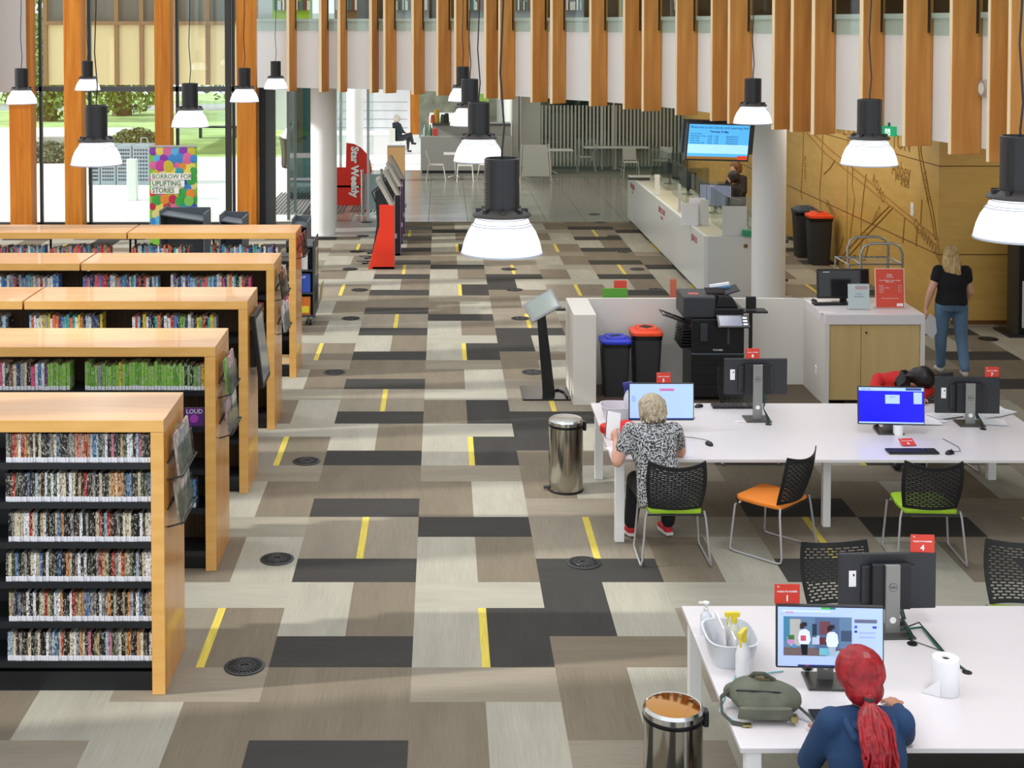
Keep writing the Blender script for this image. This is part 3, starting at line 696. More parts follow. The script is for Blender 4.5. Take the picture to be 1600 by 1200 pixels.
r = thing('display_screen', (XE, ROWY[2]+.1, 1.02), 'black framed tilted panel mounted on the third bookcase end', 'display panel')
B(.0, .05, .1, .36, .15, .45).build('bracket', BLACKM, r)
R = Matrix.Rotation(-.12, 3, 'Y'); B(.09, .13, 0, .56, -.05, .66, R=R).build('frame', BLACKP, r, bevel=.004); B(.13, .133, .05, .51, .0, .61, R=R).build('pane', mat('panel_gloss', '8b9092', .12), r)

# grey rolling trolley beside the aisle
def trolley(px, py, sz, lb, rz=0.0, full=True):
    p = onz(px, py); r = thing('book_trolley', (p.x, p.y, 0), lb, 'trolley', rz, 'grey book trolleys')
    w, d, h = sz; dark = mat('trolley_grey', '454b50', .45, .2)
    B(-.02, .0, 0, d, .13, h, ).build('end_panel', dark, r, bevel=.006); B(-w, -w+.02, 0, d, .13, h).build('end_panel', dark, r, bevel=.006)
    for z in (.14, .48, .82, h-.1): B(-w+.02, -.02, .02, d-.02, z, z+.02).build('shelf', dark, r)
    B(-w+.02, -.02, d/2-.01, d/2, .16, h-.08).build('back_panel', dark, r)
    for x in (-w+.06, -.06):
        for y in (.08, d-.08):
            c = MB().cyl((x-.015, y, .05), (x+.015, y, .05), .05, n=18).build('caster', RUBBER, r, smooth=True); B(x-.025, x+.025, y-.02, y+.02, .05, .13).build('fork', SILVER, c)
    return r
t = trolley(491, 510, (.42, .75, 1.28), 'tall grey book trolley on casters at the aisle end')
B(.002, .012, .25, .55, .72, 1.12).build('notice_frame', mat('notice_white', 'cfcabc', .5), t); B(.012, .014, .27, .53, .74, 1.10).build('notice', mat('notice_brown', '8a7a62', .5, noise=(9, .6, (1, 1, 1))), t)
R = Matrix.Rotation(.3, 3, 'Y'); B(.02, .03, .2, .66, .3, .58, R=Matrix.Rotation(.1, 3, 'Y')).build('magazine_pocket', mat('mags', 'a89a5e', .3, noise=(12, .7, (1, 1, 1))), t)
c = cover(487, 440, t.location.y+.02, .2, .27, '3a57b8', 'blue booklet reading OP on the trolley middle shelf', tilt=0, txt='OP'); c.location = (t.location.x-.16, t.location.y+.04, .505)
c = cover(487, 485, t.location.y+.02, .2, .27, 'd9762f', 'red and yellow patterned booklet on the trolley bottom shelf', tilt=0); c.location = (t.location.x-.16, t.location.y+.04, .165)
B(-.08, .08, -.004, 0, .03, .13).build('cover_band', mat('band_yellow', 'e8d13a', .5), c)
c = cover(487, 400, t.location.y+.02, .16, .27, 'd9d6d2', 'white booklet on the upper trolley shelf', tilt=0); c.location = (t.location.x-.18, t.location.y+.04, .845)
def return_box(x0, x1, y0, y1, Y, lb):
    a = (x0-PX0)/F*Y; b = (x1-PX0)/F*Y; z = ony(x0, y0, Y).z
    r = thing('book_return_trolley', ((a+b)/2, Y, 0), lb, 'trolley', group='low return trolleys behind the bookcases'); w = (b-a)/2; dk = mat('return_grey', '565d64', .5)
    B(-w, -w+.02, 0, .6, .1, z).build('side_panel', dk, r); B(w-.02, w, 0, .6, .1, z-.05).build('side_panel', dk, r)
    B(-w, w, .0, .6, .1, .14).build('base', dk, r); B(-w, w, .55, .57, .1, z-.02).build('back_panel', dk, r)
    sl_ = B(-w+.02, w-.02, .02, .54, 0, .02, R=Matrix.Rotation(.15, 3, 'Y')).build('sloping_shelf', GREYM, r); sl_.location = (0, 0, z-.13)
    for sx in (-w+.05, w-.05):
        for y in (.06, .54): MB().cyl((sx-.015, y, .05), (sx+.015, y, .05), .05).build('caster', RUBBER, r)
return_box(247, 318, 329, 0, 21.5, 'low grey return trolley in front of the balloon banner')
return_box(341, 379, 336, 0, 21.5, 'low grey return trolley beside the wide orange post')
return_box(455, 480, 342, 0, 22.0, 'low dark return trolley at the foot of the entrance column')

# balloon banner
Yb_ = 25.0; a = onz(270, 432.4); p = ony(233, 228, Yb_); q = ony(308, 228, Yb_); w = (q.x-p.x)/2; xm = (p.x+q.x)/2
r = thing('pull_up_banner', (xm, Yb_, 0), 'pull up banner of coloured balloons reading BORROW FOR UPLIFTING STORIES', 'banner')
B(-w, w, -.1, .1, 0, .1).build('base', SILVER, r, bevel=.01); B(-w, w, 0, .006, .1, p.z).build('sheet', mat('banner_green', '7fbe3c', .5), r)
B(-w, w, -.01, .02, p.z-.02, p.z+.01).build('top_rail', SILVER, r)
rb = random.Random(11); z1 = p.z; hh = z1-.1
BL = ['c9b83c', 'd66a9a', '3fa24c', 'd83a3a', '3f86c8', 'e2893c', '2f9aa2', '8a3aa8', 'd9cf8c', '3a54b8', 'b8304c', '7fbe5c', 'e0d060', 'c2409a', '5fb0d8']
g = MB(); mts = [mat('balloon_'+c, c, .3) for c in BL]
nb = 0
for j in range(12):
    for i in range(6):
        x = -w+.08+i*(2*w-.16)/5+(.05 if j % 2 else -.03)+rb.uniform(-.02, .02); z = z1-.10-j*.125+rb.uniform(-.02, .02)
        if z < .95 and (x > .05 or x < -.38) and z < .8+.1*(i % 2): continue
        if z < .72: continue
        x = max(-w+.07, min(w-.07, x)); rad = rb.uniform(.075, .098); rad = min(rad, w-abs(x))
        nb += 1; dpt = .0004*(nb % 16); n0 = len(g.v); g.lathe([(rad, 0), (rad*.9, .001), (0, .0025)], n=20, m=rb.randrange(len(BL)))
        for q in range(n0, len(g.v)): v = g.v[q]; g.v[q] = (x+v[0], -.0006-v[2]-dpt, z+v[1]*1.08)
g.build('balloon_print', mts, r)
g = MB()
for k in range(12): g.tube([(rb.uniform(-.15, .25), -.006, 1.05), (.05+rb.uniform(-.02, .02), -.006, .72)], .002, 4)
g.build('string_print', PAPER, r)
tw = mat('caption_white', 'f0f0ea', .6); tk = mat('caption_green', '4f7a3c', .6)
for k, (s_, x1) in enumerate((('BORROW FOR', .72), ('UPLIFTING', .60), ('STORIES', .50))):
    z = 1.78-.125*k; B(-w+.03, -w+.03+x1, -.012, -.009, z-.055, z+.06).build('caption_strip', tw, r)
    text(s_, .125, tk, r, (-w+.05, -.0135, z), bold=.002 if k else 0, align='LEFT', sx=.86)

# ------------------------------------------------------------------ self check kiosks by the entrance
def kiosk(x, y, red, lb):
    r = thing('self_check_kiosk', (x, y, 0), lb, 'kiosk', group='self check kiosks beside the entrance aisle'); rk = mat('kiosk_red', 'f03a1c', .4)
    m = rk if red else BLACKM
    B(-.2, .2, 0, .12, .0, .04).build('foot', BLACKM, r)
    MB().prism([(-.28, 0), (.2, 0), (.2, 1.18), (-.07, 1.18), (-.07, .80)], 0, .08, 'y').build('side_panel', m, r, bevel=.004)
    MB().prism([(-.26, .0), (-.12, .82), (-.16, 1.42), (.0, 1.5), (.16, 1.16), (.16, .0)], .08, .5, 'y').build('body', BLACKM, r)
    R = Matrix.Rotation(-.5, 3, 'Y'); o = B(-.02, .05, .02, .46, -.02, .56, R=R).build('screen_housing', mat('housing_beige', 'b6b2a6', .5), r, bevel=.006); o.location = (.14, 0, 1.16)
    o = B(.052, .056, .05, .43, .03, .52, R=R).build('screen', mat('screen_dim', '8a877c', .2), r); o.location = (.14, 0, 1.16)
    MB().tube([(-.1, .2, 1.5), (-.22, .22, 1.4), (-.16, .25, 1.22), (-.06, .2, 1.2)], .012).build('cable', BLACKP, r)
    B(.2, .24, .1, .4, .55, .6).build('tray', mat('lilac', 'c4a0d4', .4), r); B(.2, .21, .08, .1, .0, 1.35).build('edge_strip', MATS['lilac'] if not red else SILVER, r)
    return r
p = onz(605, 420.5)
kiosk(p.x-.07, p.y, True, 'self check kiosk with bright red end panel')
for k in range(3): kiosk(p.x+.0, p.y+1.5+1.45*k, False, 'black self check kiosk, %s behind the red one' % ('first', 'second', 'third')[k])
MB_ = MB()
for k in range(3):
    q = onz(566+k*4, 413-8*k); MB_.tube([(q.x, q.y, .012), (q.x+.1, q.y+.1, .012), (q.x-.12, q.y+.3, .012), (q.x+.3, q.y+.25, .012), (p.x-.15, q.y+.3, .012)], .012, 6)
tag(MB_.build('kiosk_cable', BLACKP), 'loose black cables on the floor behind the red kiosk', 'cable')
# barrier posts with a hanging panel
r = thing('barrier', (0, 0, 0), 'chrome barrier posts with a pale blue grey panel by the entrance', 'barrier')
q0, q1 = onz(566, 335), onz(596, 333)
for q in (q0, q1):
    MB().lathe([(.17, 0), (.17, .015), (.04, .04), (.03, .05), (.03, 1.0), (.04, 1.01), (.04, 1.06), (0, 1.07)], (q.x, q.y, 0)).build('post', CHROME, r, smooth=True)
B(q0.x+.05, q1.x+.12, q0.y-.01, q0.y+.01, .12, .96).build('panel', mat('panel_blue_grey', '9fb0b5', .5), r)
# red newspaper stand
Ys = 34.8; p = ony(525, 298, Ys); x0 = (523-PX0)/F*Ys; x1 = (581-PX0)/F*Ys; zz = ony(541, 223, Ys).z; x_t = (541-PX0)/F*Ys; q = ony(581, 272, Ys)
r = thing('newspaper_stand', ((x0+x1)/2, Ys, 0), 'bright red curved newspaper stand lettered Star Weekly near the entrance doors', 'stand'); xm = (x0+x1)/2
B(x0-xm, x1-xm-.1, 0, .5, 0, .5).build('base', mat('stand_red', 'e32a1c', .4), r)
pts = [(x0-xm, .45), (x1-xm-.2, .45), (x1-xm, .85)] + [(x_t-xm+(x1-x_t)*math.sin(t), .85+(zz-.85)*math.cos(t)) for t in (1.2, .9, .6, .3, 0)] + [(x_t-xm, zz), (x_t-xm-.02, .95), (x0-xm, .95)]
MB().prism(pts, 0, .06, 'y').build('header_panel', MATS['stand_red'], r)
text('Star Weekly', .25, PAPER, r, (x_t-xm+.2, -.006, .84), (PI/2, PI/2, 0), bold=.012)

# ------------------------------------------------------------------ help desk
X0, X1, YA, YB_, ZD = 4.29, 5.25, 22.8, 32.2, 1.04
r = thing('help_desk', (X0, YA, 0), 'long white help desk running away beside the round white column', 'counter')
dw = mat('desk_white', 'e3e8e8', .25)
B(0, .06, 0, YB_-YA, .06, ZD).build('front_panel', dw, r); B(.05, .08, .03, YB_-YA, 0, .06).build('kick', GREYM, r)
B(.06, X1-X0, 0, .06, 0, ZD-.002).build('end_panel', mat('desk_end', 'd2d2cf', .4), r); B(0.06, X1-X0, .06, YB_-YA, ZD-.05, ZD-.003).build('worktop', mat('desk_top_beige', 'd8cfb4', .25), r)
B(.06, X1-X0, YB_-YA-.05, YB_-YA, 0, ZD-.05).build('end_panel', dw, r)
MB().cyl((.68, -.012, .88), (.68, 0, .88), .035).build('cable_port', mat('port_brown', '7a5a3c', .5), r)
dred = mat('desk_lettering', 'b04a4a', .6)
for (yy, a, b_) in ((.9, 'JOIN US', 'HERE'), (4.4, 'DIRECTORY', 'LOANS'), (8.6, 'ENQUIRIES', 'HELP')):
    text(a, .15, dred, r, (-.002, yy, .86), (PI/2, 0, -PI/2), bold=.004)
    if yy > 1:
        text(b_, .09, dred, r, (-.002, yy, .73), (PI/2, 0, -PI/2))
for i, (y0, y1, h) in enumerate(((23.0, 24.5, .62), (24.9, 26.4, .66), (26.9, 28.6, .7), (29.2, 31.6, .78))):
    g = B(4.72, 4.73, y0, y1, ZD+.001, ZD+h); g.bx(4.72, 5.15, y0, y0+.01, ZD+.001, ZD+h)
    tag(g.build('acrylic_screen', ACRYL), 'clear acrylic screen on the help desk, %s from the column' % ordn(i+1), 'screen', 'acrylic screens on the help desk')
def onz_d(px, py): return onz(px, py, ZD)
for i, (px, py, w, h, c, lb) in enumerate(((1027, 305, .1, .42, 'dadad6', 'slim white sign holder at the far half of the help desk'), (1062, 330, .05, .5, 'b9bcbc', 'slim grey post sign on the help desk'), (1078, 352, .28, .38, 'e8e8ec', 'white tissue box stand on the help desk'), (1090, 351, .28, .46, 'f0f0f4', 'folded white notice card on the help desk'), (1101, 352, .14, .44, 'd6d6d2', 'tall narrow notice beside the folded card on the help desk'), (1148, 368, .4, .48, 'c9cac9', 'grey clipboard sign standing at the help desk end'), (998, 281, .5, .05, '3c4040', 'black tray with papers at the far end of the help desk'))):
    p = onz_d(px, py); r = thing('desk_sign' if h > .1 else 'paper_tray', (p.x, p.y, ZD+.001), lb, 'sign' if h > .1 else 'tray')
    B(-w/2, w/2, -.01, .01, 0, h, R=Matrix.Rotation(-.08, 3, 'X')).build('panel', mat('ds_'+c, c, .5), r)
    B(-w/2, w/2, -.04, .08, 0, .012).build('foot', MATS['ds_'+c], r)
p = onz_d(1172, 369); tag(B(p.x-.12, p.x+.12, p.y-.07, p.y+.07, ZD+.001, ZD+.1).build('tissue_box', mat('box_green', '2f8f6a', .5), bevel=.004), 'small green tissue box at the help desk end', 'box')
p = onz_d(1172, 360); tag(MB().lathe([(.035, 0), (.035, .14), (.012, .17), (.012, .21), (.03, .215), (0, .22)], (p.x, p.y, ZD+.001), 16).build('pump_bottle', mat('pump_clear', 'cfd8c8', .2), smooth=True), 'clear pump bottle behind the green tissue box', 'bottle')
p = onz_d(1178, 350); tag(MB().ell((p.x, p.y, ZD+.05), (.07, .09, .05)).build('yellow_cloth', mat('cloth_yellow', 'c9b53c', .8), smooth=True), 'crumpled yellow cloth against the round column', 'cloth')
for i, (px, Y, w, h, c, lb) in enumerate(((1150, 25.6, .62, .42, '8f8fae', 'lilac lit monitor behind the help desk'), (1178, 24.0, .5, .35, '303234', 'black monitor seen edge-on beside the round column'), (1075, 28.5, .5, .34, '3a3d40', 'black monitor behind the acrylic screens'), (1042, 30.4, .5, .34, '303234', 'farthest black monitor behind the acrylic screens'))):
    p = Vector(((px-PX0)/F*Y, Y, 0)); r = thing('staff_monitor', (min(max(p.x, 4.95), 5.02), Y, ZD), lb, 'monitor', (-.5, -1.2, -1.1, -1.0)[i], 'monitors behind the help desk')
    B(-w/2, w/2, 0, .04, .12, .12+h).build('housing', BLACKP, r); B(-w/2+.02, w/2-.02, -.004, 0, .14, .1+h).build('screen', mat('scr%d' % i, c, .3, emit=.6 if i == 0 else 0), r); B(-.03, .03, .01, .04, .0, .14).build('stand', BLACKP, r); B(-.1, .1, -.06, .1, 0, .012).build('base', BLACKP, r)
# staff back bench and office chair
r = thing('office_chair', (5.75, 24.6, 0), 'tall dark grey staff chair behind the help desk beside the column', 'chair')
MB().loft([((0, 0, .95), .24, .05, None), ((0, .02, 1.3), .27, .06, None), ((0, .04, 1.62), .22, .05, None)]).build('backrest', mat('chair_slate', '4a525c', .7), r, smooth=True); B(-.25, .25, -.5, 0, .72, .8).build('seat', MATS['chair_slate'], r, bevel=.02)
MB().cyl((0, -.25, .08), (0, -.25, .72), .03).build('post', BLACKM, r); g = MB()
for k in range(5): g.tube([(0, -.25, .1), (.3*math.cos(k*1.257), -.25+.3*math.sin(k*1.257), .03)], .02)
g.build('base', BLACKM, r)
# hanging screen
Yt = 21.6; a = ony(1070, 188, Yt); b = ony(1175, 256, Yt); xm = (a.x+b.x)/2; zm = (a.z+b.z)/2-.0; w = .53; h = .3
r = thing('hanging_television', (xm, Yt, zm), 'blue television hung from the ceiling over the help desk', 'television'); tv = Matrix.Rotation(.28, 3, 'Z') @ Matrix.Rotation(.12, 3, 'X')
r.rotation_euler = (.10, .045, .22)
B(-w, w, 0, .09, -h, h).build('frame', mat('tv_grey', '4f5356', .4), r, bevel=.01)
B(-w+.03, w-.03, -.003, 0, -h+.06, h-.03).build('screen', mat('tv_blue', '58b4f2', .3, emit=.85), r)
B(-w+.03, w-.03, -.004, -.0032, -h+.12, -.04).build('screen_band', mat('tv_pale', 'a8dcf8', .3, emit=.9), r); B(-w+.03, w-.03, -.004, 0, -h+.03, -h+.07).build('screen_strip', mat('tv_brown', 'a8702c', .4, emit=.5), r); B(w-.2, w-.03, -.006, -.004, -h+.03, -h+.09).build('screen_badge', mat('tv_red', 'e0492c', .4, emit=.7), r)
tt = mat('tv_text', '17507e', .5)
text('Welcome to the Library and Learning Hub', .056, tt, r, (0, -.0045, h-.075)); text('Thursday 25 May', .045, tt, r, (0, -.0045, h-.14), bold=.001)
for k, s_ in enumerate(('Ground Floor', 'Baby Rhyme Time', 'Book Chat', 'Story Time', 'Homework Club')):
    text(s_, .034, tt, r, (-w+.06, -.0045, h-.175-.036*k), align='LEFT')
    if k: text('10:30   11:00', .034, tt, r, (-.1, -.0045, h-.175-.036*k)); text('Meeting Room', .034, tt, r, (.12, -.0045, h-.175-.036*k), align='LEFT')
g = MB().cyl((-.05, .06, h-.05), (-.05, .06, h+.7), .03); g.cyl((.05, .06, h-.05), (.05, .06, h+.7), .03); g.build('ceiling_pole', BLACKM, r)
for (x, y_, s_) in ((.0, .0, 0),): B(-w-.03, w+.1, .1, .16, -h+.1, h+.02).build('rear_frame', GREYM, r)

# ------------------------------------------------------------------ engraved plywood wall
XW = 7.44; YC0 = 20.9
struct(B(XW, XW+.2, YC0+.0, 43, 0, ZB+.02).build('wall_plywood', PLY)); struct(B(XW+.2, 12, YC0, YC0+.2, 0, ZB+.02).build('wall_plywood_front', PLY))
struct(B(12, 12.2, 8, YC0+.2, 0, ZB+.02).build('wall_far_side', PLY)); struct(B(XW+.2, 12, YC0-.01, YC0, 0, .06).build('baseboard_plywood', mat('base_brown', '7a4a1c', .6)))
g = MB()
for z in (1.05, 2.38): g.bx(XW-.004, XW+.01, YC0-.004, 40, z-.006, z+.006); g.bx(XW, 12, YC0-.004, YC0, z-.006, z+.006)
g.bx(XW-.004, XW+.01, 25.6, 25.612, 0, ZB)
struct(g.build('trim_plywood_joint', mat('joint_dark', '4f3510', .8)))
def wl(px, py):
    d = ray(px, py); t = XW/d.x; return (XW-.003, d.y*t, H+d.z*t)
g = MB()
for pts in (((1237+24, 208), (1290, 240), (1330, 272), (1380, 312), (1430, 352), (1463, 383)), ((1265, 203), (1300, 236), (1345, 272), (1400, 320), (1440, 352), (1466, 374)),
            ((1390, 322), (1350, 362), (1310, 408), (1306, 415)), ((1396, 324), (1356, 366), (1316, 412)), ((1256, 200), (1255, 250), (1252, 300), (1254, 312)), ((1286, 195), (1285, 250), (1281, 300), (1283, 330)),
            ((1333, 258), (1332, 290), (1336, 310), (1330, 360), (1325, 400)), ((1354, 272), (1350, 300), (1346, 340), (1346, 400)), ((1438, 212), (1440, 240), (1450, 290), (1460, 340), (1467, 390)), ((1434, 214), (1437, 244), (1444, 285), (1455, 335), (1462, 375)),
            ((1441, 312), (1439, 350)), ((1414, 340), (1411, 380)), ((1434, 352), (1432, 385)), ((1318, 370), (1314, 385), (1308, 398)), ((1352, 360), (1357, 385), (1352, 405), (1342, 408)), ((1305, 250), (1298, 262), (1288, 272)), ((1330, 404), (1336, 398), (1342, 402))):
    g.tube([wl(*p) for p in pts], .011, 6)
struct(g.build('trim_engraved_map', mat('engraving', 'a0742e', .8)))
em = mat('engraved_text', '916624', .8)
for s_, sz, px, py, rx in (('SHIRE OF', .42, 1318, 200, 0), ('TON', .42, 1408, 222, 0), ('Abbey', .36, 1408, 266, .0), ('Just famous', .15, 1410, 279, 0), ('et facts', .15, 1414, 288, 0), ('ROAD', .26, 1373, 296, .45), ('WEST', .2, 1370, 338, -.6), ('CORNWALL', .24, 1450, 376, .3), ('STREET', .2, 1298, 328, .35), ('LANE', .2, 1448, 292, 1.2), ('KING', .2, 1258, 262, 1.5)):
    x, y, z = wl(px, py); o = text(s_, sz, em, None, (x, y, z), (PI/2, 0, -PI/2)); o.rotation_euler = (Matrix.Rotation(-PI/2, 3, 'Z') @ Matrix.Rotation(rx, 3, 'Y') @ Matrix.Rotation(PI/2, 3, 'X')).to_euler(); o.name = 'trim_engraved_lettering'; struct(o)
x, y, z = wl(1426, 327); r = thing('light_switch', (XW, y, z), 'white light switch plate on the engraved plywood wall', 'switch'); B(-.012, 0, -.07, .07, -.1, .1).build('plate', WHITE, r, bevel=.003); B(-.018, -.012, -.02, .02, -.03, .03).build('rocker', PAPER, r)
# exit sign under the parapet
eo, et = hit(1390); en = Vector((et.y, -et.x)); ep = eo+en*.05; p = ony(1390, 205, ep.y); r = thing('exit_sign', (ep.x+.015, ep.y-.01, p.z), 'green exit sign with running figure under the parapet', 'sign', math.atan2(et.y, et.x))
B(-.12, .12, 0, .05, -.055, .06).build('case', mat('exit_green', '1fa06a', .4, emit=.5), r); g = MB(); g.bx(-.03, .05, -.004, 0, -.045, .03)
g.build('white_patch', mat('exit_white', 'dff2ea', .4, emit=.7), r); g = MB(); g.tube([(-.01, -.006, -.03), (.005, -.006, 0), (.03, -.006, -.01), (.035, -.006, -.035)], .005, 5); g.ell((.01, -.006, .02), (.008, .003, .008), n=8, k=6); g.build('figure_symbol', MATS['exit_green'], r)
B(-.01, .01, .02, .06, .06, .1).build('bracket', GREYM, r)
# round speaker on the parapet
o_, t_ = hit(1541); r = thing('wall_speaker', (o_.x, o_.y, 3.83), 'round silver speaker on the white parapet between two fins', 'wall speaker', math.atan2(-t_.x, t_.y)); MB().cyl((0, 0, 0), (.05, 0, 0), .095, .085, 28).build('rim', SILVER, r, smooth=True); MB().cyl((.05, 0, 0), (.055, 0, 0), .06, n=24).build('grille', mat('spk', 'e8e4d8', .5), r)
# black totem
p = onz(1577, 522); r = thing('information_totem', (p.x, p.y, 0), 'black totem with white and red panel before the plywood wall', 'totem')
B(-.1, 1.1, -.25, .35, 0, .03).build('base_plate', BLACKM, r); B(.0, .09, -.12, .1, .03, 2.0).build('post', mat('totem_side', '352f22', .5), r); B(.09, .95, -.14, .1, .03, 2.0).build('body', mat('totem_black', '0d0f14', .25), r, bevel=.006); B(.12, .9, -.15, -.14, .12, .8).build('lower_panel', mat('totem_panel', 'c9c9c9', .4), r, bevel=.02)
MB().prism([(.22, .12), (.9, .12), (.9, .6), (.3, .5)], -.154, -.15, 'y').build('red_graphic', mat('totem_red', 'c22a4a', .4), r)
# wheelie bins at the plywood wall
def bin_(loc, w, d, h, lid, lidh, lb, rz=0, slot=True):
    r = thing('recycling_bin', loc, lb, 'bin', rz, None); bm_ = mat('bin_dark', '2c2c2e', .6)
    MB().loft([((0, 0, 0), w*.40, d*.40, None), ((0, 0, h*.9), w*.5, d*.5, None)], 28, pw=7).build('body', bm_, r, smooth=True)
    MB().loft([((0, 0, h*.84), w*.51, d*.51, None), ((0, 0, h*.9), w*.53, d*.53, None), ((0, 0, h*.905), w*.51, d*.51, None)], 28, pw=7).build('bag_rim', mat('bin_bag', '0d0d10', .25), r, smooth=True)
    MB().loft([((0, 0, h*.905), w*.54, d*.54, None), ((0, 0, h*.945), w*.54, d*.54, None), ((0, 0, h*.975), w*.36, d*.36, None), ((0, 0, h), w*.34, d*.34, None)], 28, pw=6).build('lid', lid, r, smooth=True)
    if slot: B(-w*.2, w*.2, -.03, .03, h, h+.004, R=Matrix.Rotation(.5, 3, 'Z')).build('slot', mat('slot_dark', '1c1c22', .6), r)
    else: MB().cyl((0, 0, h), (0, 0, h+.004), .09, n=4).build('slot', mat('slot_dark', '1c1c22', .6), r)
    return r
LB = mat('lid_blue', '2436c8', .4); LR = mat('lid_orange', 'f04a1e', .4); LN = mat('lid_navy', '3a4656', .5)
p = onz(966, 622); bin_((p.x-.02, 16.9, 0), .35, .36, .72, LB, 0, 'dark bin with royal blue slotted lid inside the white enclosure')
p = onz(1009, 617); bin_((p.x+.02, 17.03, 0), .36, .38, .80, LR, 0, 'dark bin with orange lid and open mouth inside the white enclosure', slot=False)
p = onz(1259, 402); bin_((p.x, p.y+.1, 0), .42, .5, .98, LN, 0, 'black bin with slate blue lid against the plywood wall')
p = onz(1279, 412); bin_((p.x, p.y, 0), .42, .5, .98, LR, 0, 'black bin with orange lid against the plywood wall', slot=False)
# wire trolley
p = onz(1408, 520); r = thing('metal_cage_trolley', (5.9, 19.0, 0), 'empty silver tube trolley with hooped handles behind the white counter', 'trolley')
tg = mat('tube_grey', 'a8aaa8', .35, .7)
def hoop(y): return [(-.28, y, 0.05), (-.28, y, 1.42), (-.24, y, 1.52), (-.15, y, 1.56), (.15, y, 1.56), (.24, y, 1.52), (.28, y, 1.42), (.28, y, .05)]
MB().tube(hoop(-.3), .018).build('hoop_handle', tg, r, smooth=True); MB().tube(hoop(.3), .018).build('hoop_handle', tg, r, smooth=True)
for z in (.25, .7, 1.28):
    g = MB(); g.tube([(-.28, -.3, z), (-.28, .3, z)], .012); g.tube([(.28, -.3, z), (.28, .3, z)], .012); g.tube([(-.28, -.3, z), (.28, -.3, z)], .012); g.tube([(-.28, .3, z), (.28, .3, z)], .012)
    for k in range(7): x = -.28+.08*(k+.5); g.tube([(x, -.3, z), (x, .3, z)], .005, 5)
    g.build('wire_shelf', tg, r)
g = MB().tube([(-.28, -.3, 1.28), (-.45, -.36, 1.28), (-.45, .3, 1.28), (-.28, .3, 1.28)], .012); g.tube([(-.45, -.36, 1.28), (-.45, -.36, .1)], .014); g.tube([(-.45, .3, 1.28), (-.45, .3, .1)], .014); g.build('side_rail', tg, r)
for x in (-.28, .28):
    for y in (-.3, .3): MB().cyl((x-.012, y, .05), (x+.012, y, .05), .05).build('caster', RUBBER, r)

# ------------------------------------------------------------------ white enclosure with counter
EY0, EY1, EZ = 16.39, 17.42, 1.08; EX0 = (895.6-PX0)/F*16.54
ENC = mat('enclosure_white', 'dcd7cf', .4)
r = thing('white_enclosure', (0, 0, 0), 'white printer enclosure wall with pillar end and cabinet counter', 'counter')
XL = EX0; XR = (1444-PX0)/F*16.54; XC = (1288-PX0)/F*16.54
B(XL, XL+.27, EY0, EY1, 0, EZ).build('pillar', ENC, r, bevel=.006)
B(XL+.27, XC, EY1-.06, EY1, 0, EZ).build('back_wall', ENC, r)
B(XC, XR, EY0, EY1, EZ-.12, EZ).build('countertop', LAMWHITE, r, bevel=.004)
B(XC, XC+.05, EY0, EY1, 0, EZ-.12).build('side_panel', ENC, r); B(XR-.05, XR, EY0, EY1, 0, EZ-.12).build('side_panel', ENC, r)
B(XC+.05, XR-.05, EY0+.05, EY1-.02, .05, EZ-.125).build('carcass', mat('carcass', '9a8458', .6), r)
xs = XC+.05+(XR-XC-.1)*.355
for a, b in ((XC+.055, xs-.003), (xs+.003, XR-.055)): dd = B(a, b, EY0+.03, EY0+.05, .06, EZ-.13).build('door', MAPLE, r); 
MB().cyl((xs+.06, EY0+.015, EZ-.22), (xs+.06, EY0+.03, EZ-.22), .012).build('knob', BLACKM, dd)
B(XC-.008, XC, EY0+.35, EY0+.42, .28, .38).build('socket', WHITE, r); 
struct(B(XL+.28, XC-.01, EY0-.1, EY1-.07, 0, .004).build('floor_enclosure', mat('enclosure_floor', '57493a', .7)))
for i, (px, c, w, h, lb) in enumerate(((962, '5a9a34', .32, .09, 'green folded leaflet stand peeking over the enclosure wall'), (973, 'd84a3c', .16, .16, 'red card standing behind the green leaflet stand'), (1060, 'c86a50', .08, .15, 'terracotta card edge beside the printer, behind the wall'))):
    p = Vector(((px-PX0)/F*17.6, 17.56+.16*i, 0)); r2 = thing('counter_card', (p.x, p.y, 0), lb, 'card')
    B(-w/2, w/2, -.01, .02, .9, EZ+h).build('card', mat('cc%d' % i, c, .5), r2); B(-w/2-.03, w/2+.03, -.05, .08, .86, .9).build('ledge', LAMWHITE, r2); B(-.02, .02, -.02, .02, 0, .86).build('support', LAMWHITE, r2)
# printer
PX = (1080-PX0)/F*16.75; PXR = (1162-PX0)/F*16.75; w = PXR-PX
r = thing('photocopier', (PX, 16.6, 0), 'large black office photocopier with tilted touch panel in the enclosure', 'photocopier')
pk = mat('copier_black', '141418', .35); pk2 = mat('copier_charcoal', '33353b', .45)
B(0, w, 0, .62, .04, .56).build('base_cabinet', pk, r, bevel=.006)
for k, (z0, z1) in enumerate(((.42, .55), (.30, .41), (.19, .29), (.06, .18))):
    dd = B(.01, w-.01, -.012, 0, z0, z1).build('paper_drawer', pk, r, bevel=.003); B(w*.42, w*.62, -.02, -.012, z0+.02, z0+.05).build('handle', mat('handle_matt', '08080a', .6), dd)
B(0, w, -.02, .62, .56, .575).build('seam', GREYM, r)
B(.0, w, 0, .62, .575, .98).build('body', pk, r, bevel=.01); B(w*.68, w*.72, -.004, 0, .68, .9).build('door_grip', mat('grip', '4a4a50', .3), r)
B(.1, w*.3, -.03, .0, .72, .93).build('output_mouth', pk2, r, bevel=.006)
B(-.09, .3, .05, .6, .98, 1.24).build('finisher', pk2, r, bevel=.02); B(.28, w, .03, .6, 1.0, 1.1).build('scanner', pk, r, bevel=.01)
MB().prism([(.3, 1.1), (w-.05, 1.1), (w-.12, 1.22), (.36, 1.24)], .1, .58, 'y').build('document_feeder', pk, r, bevel=.01)
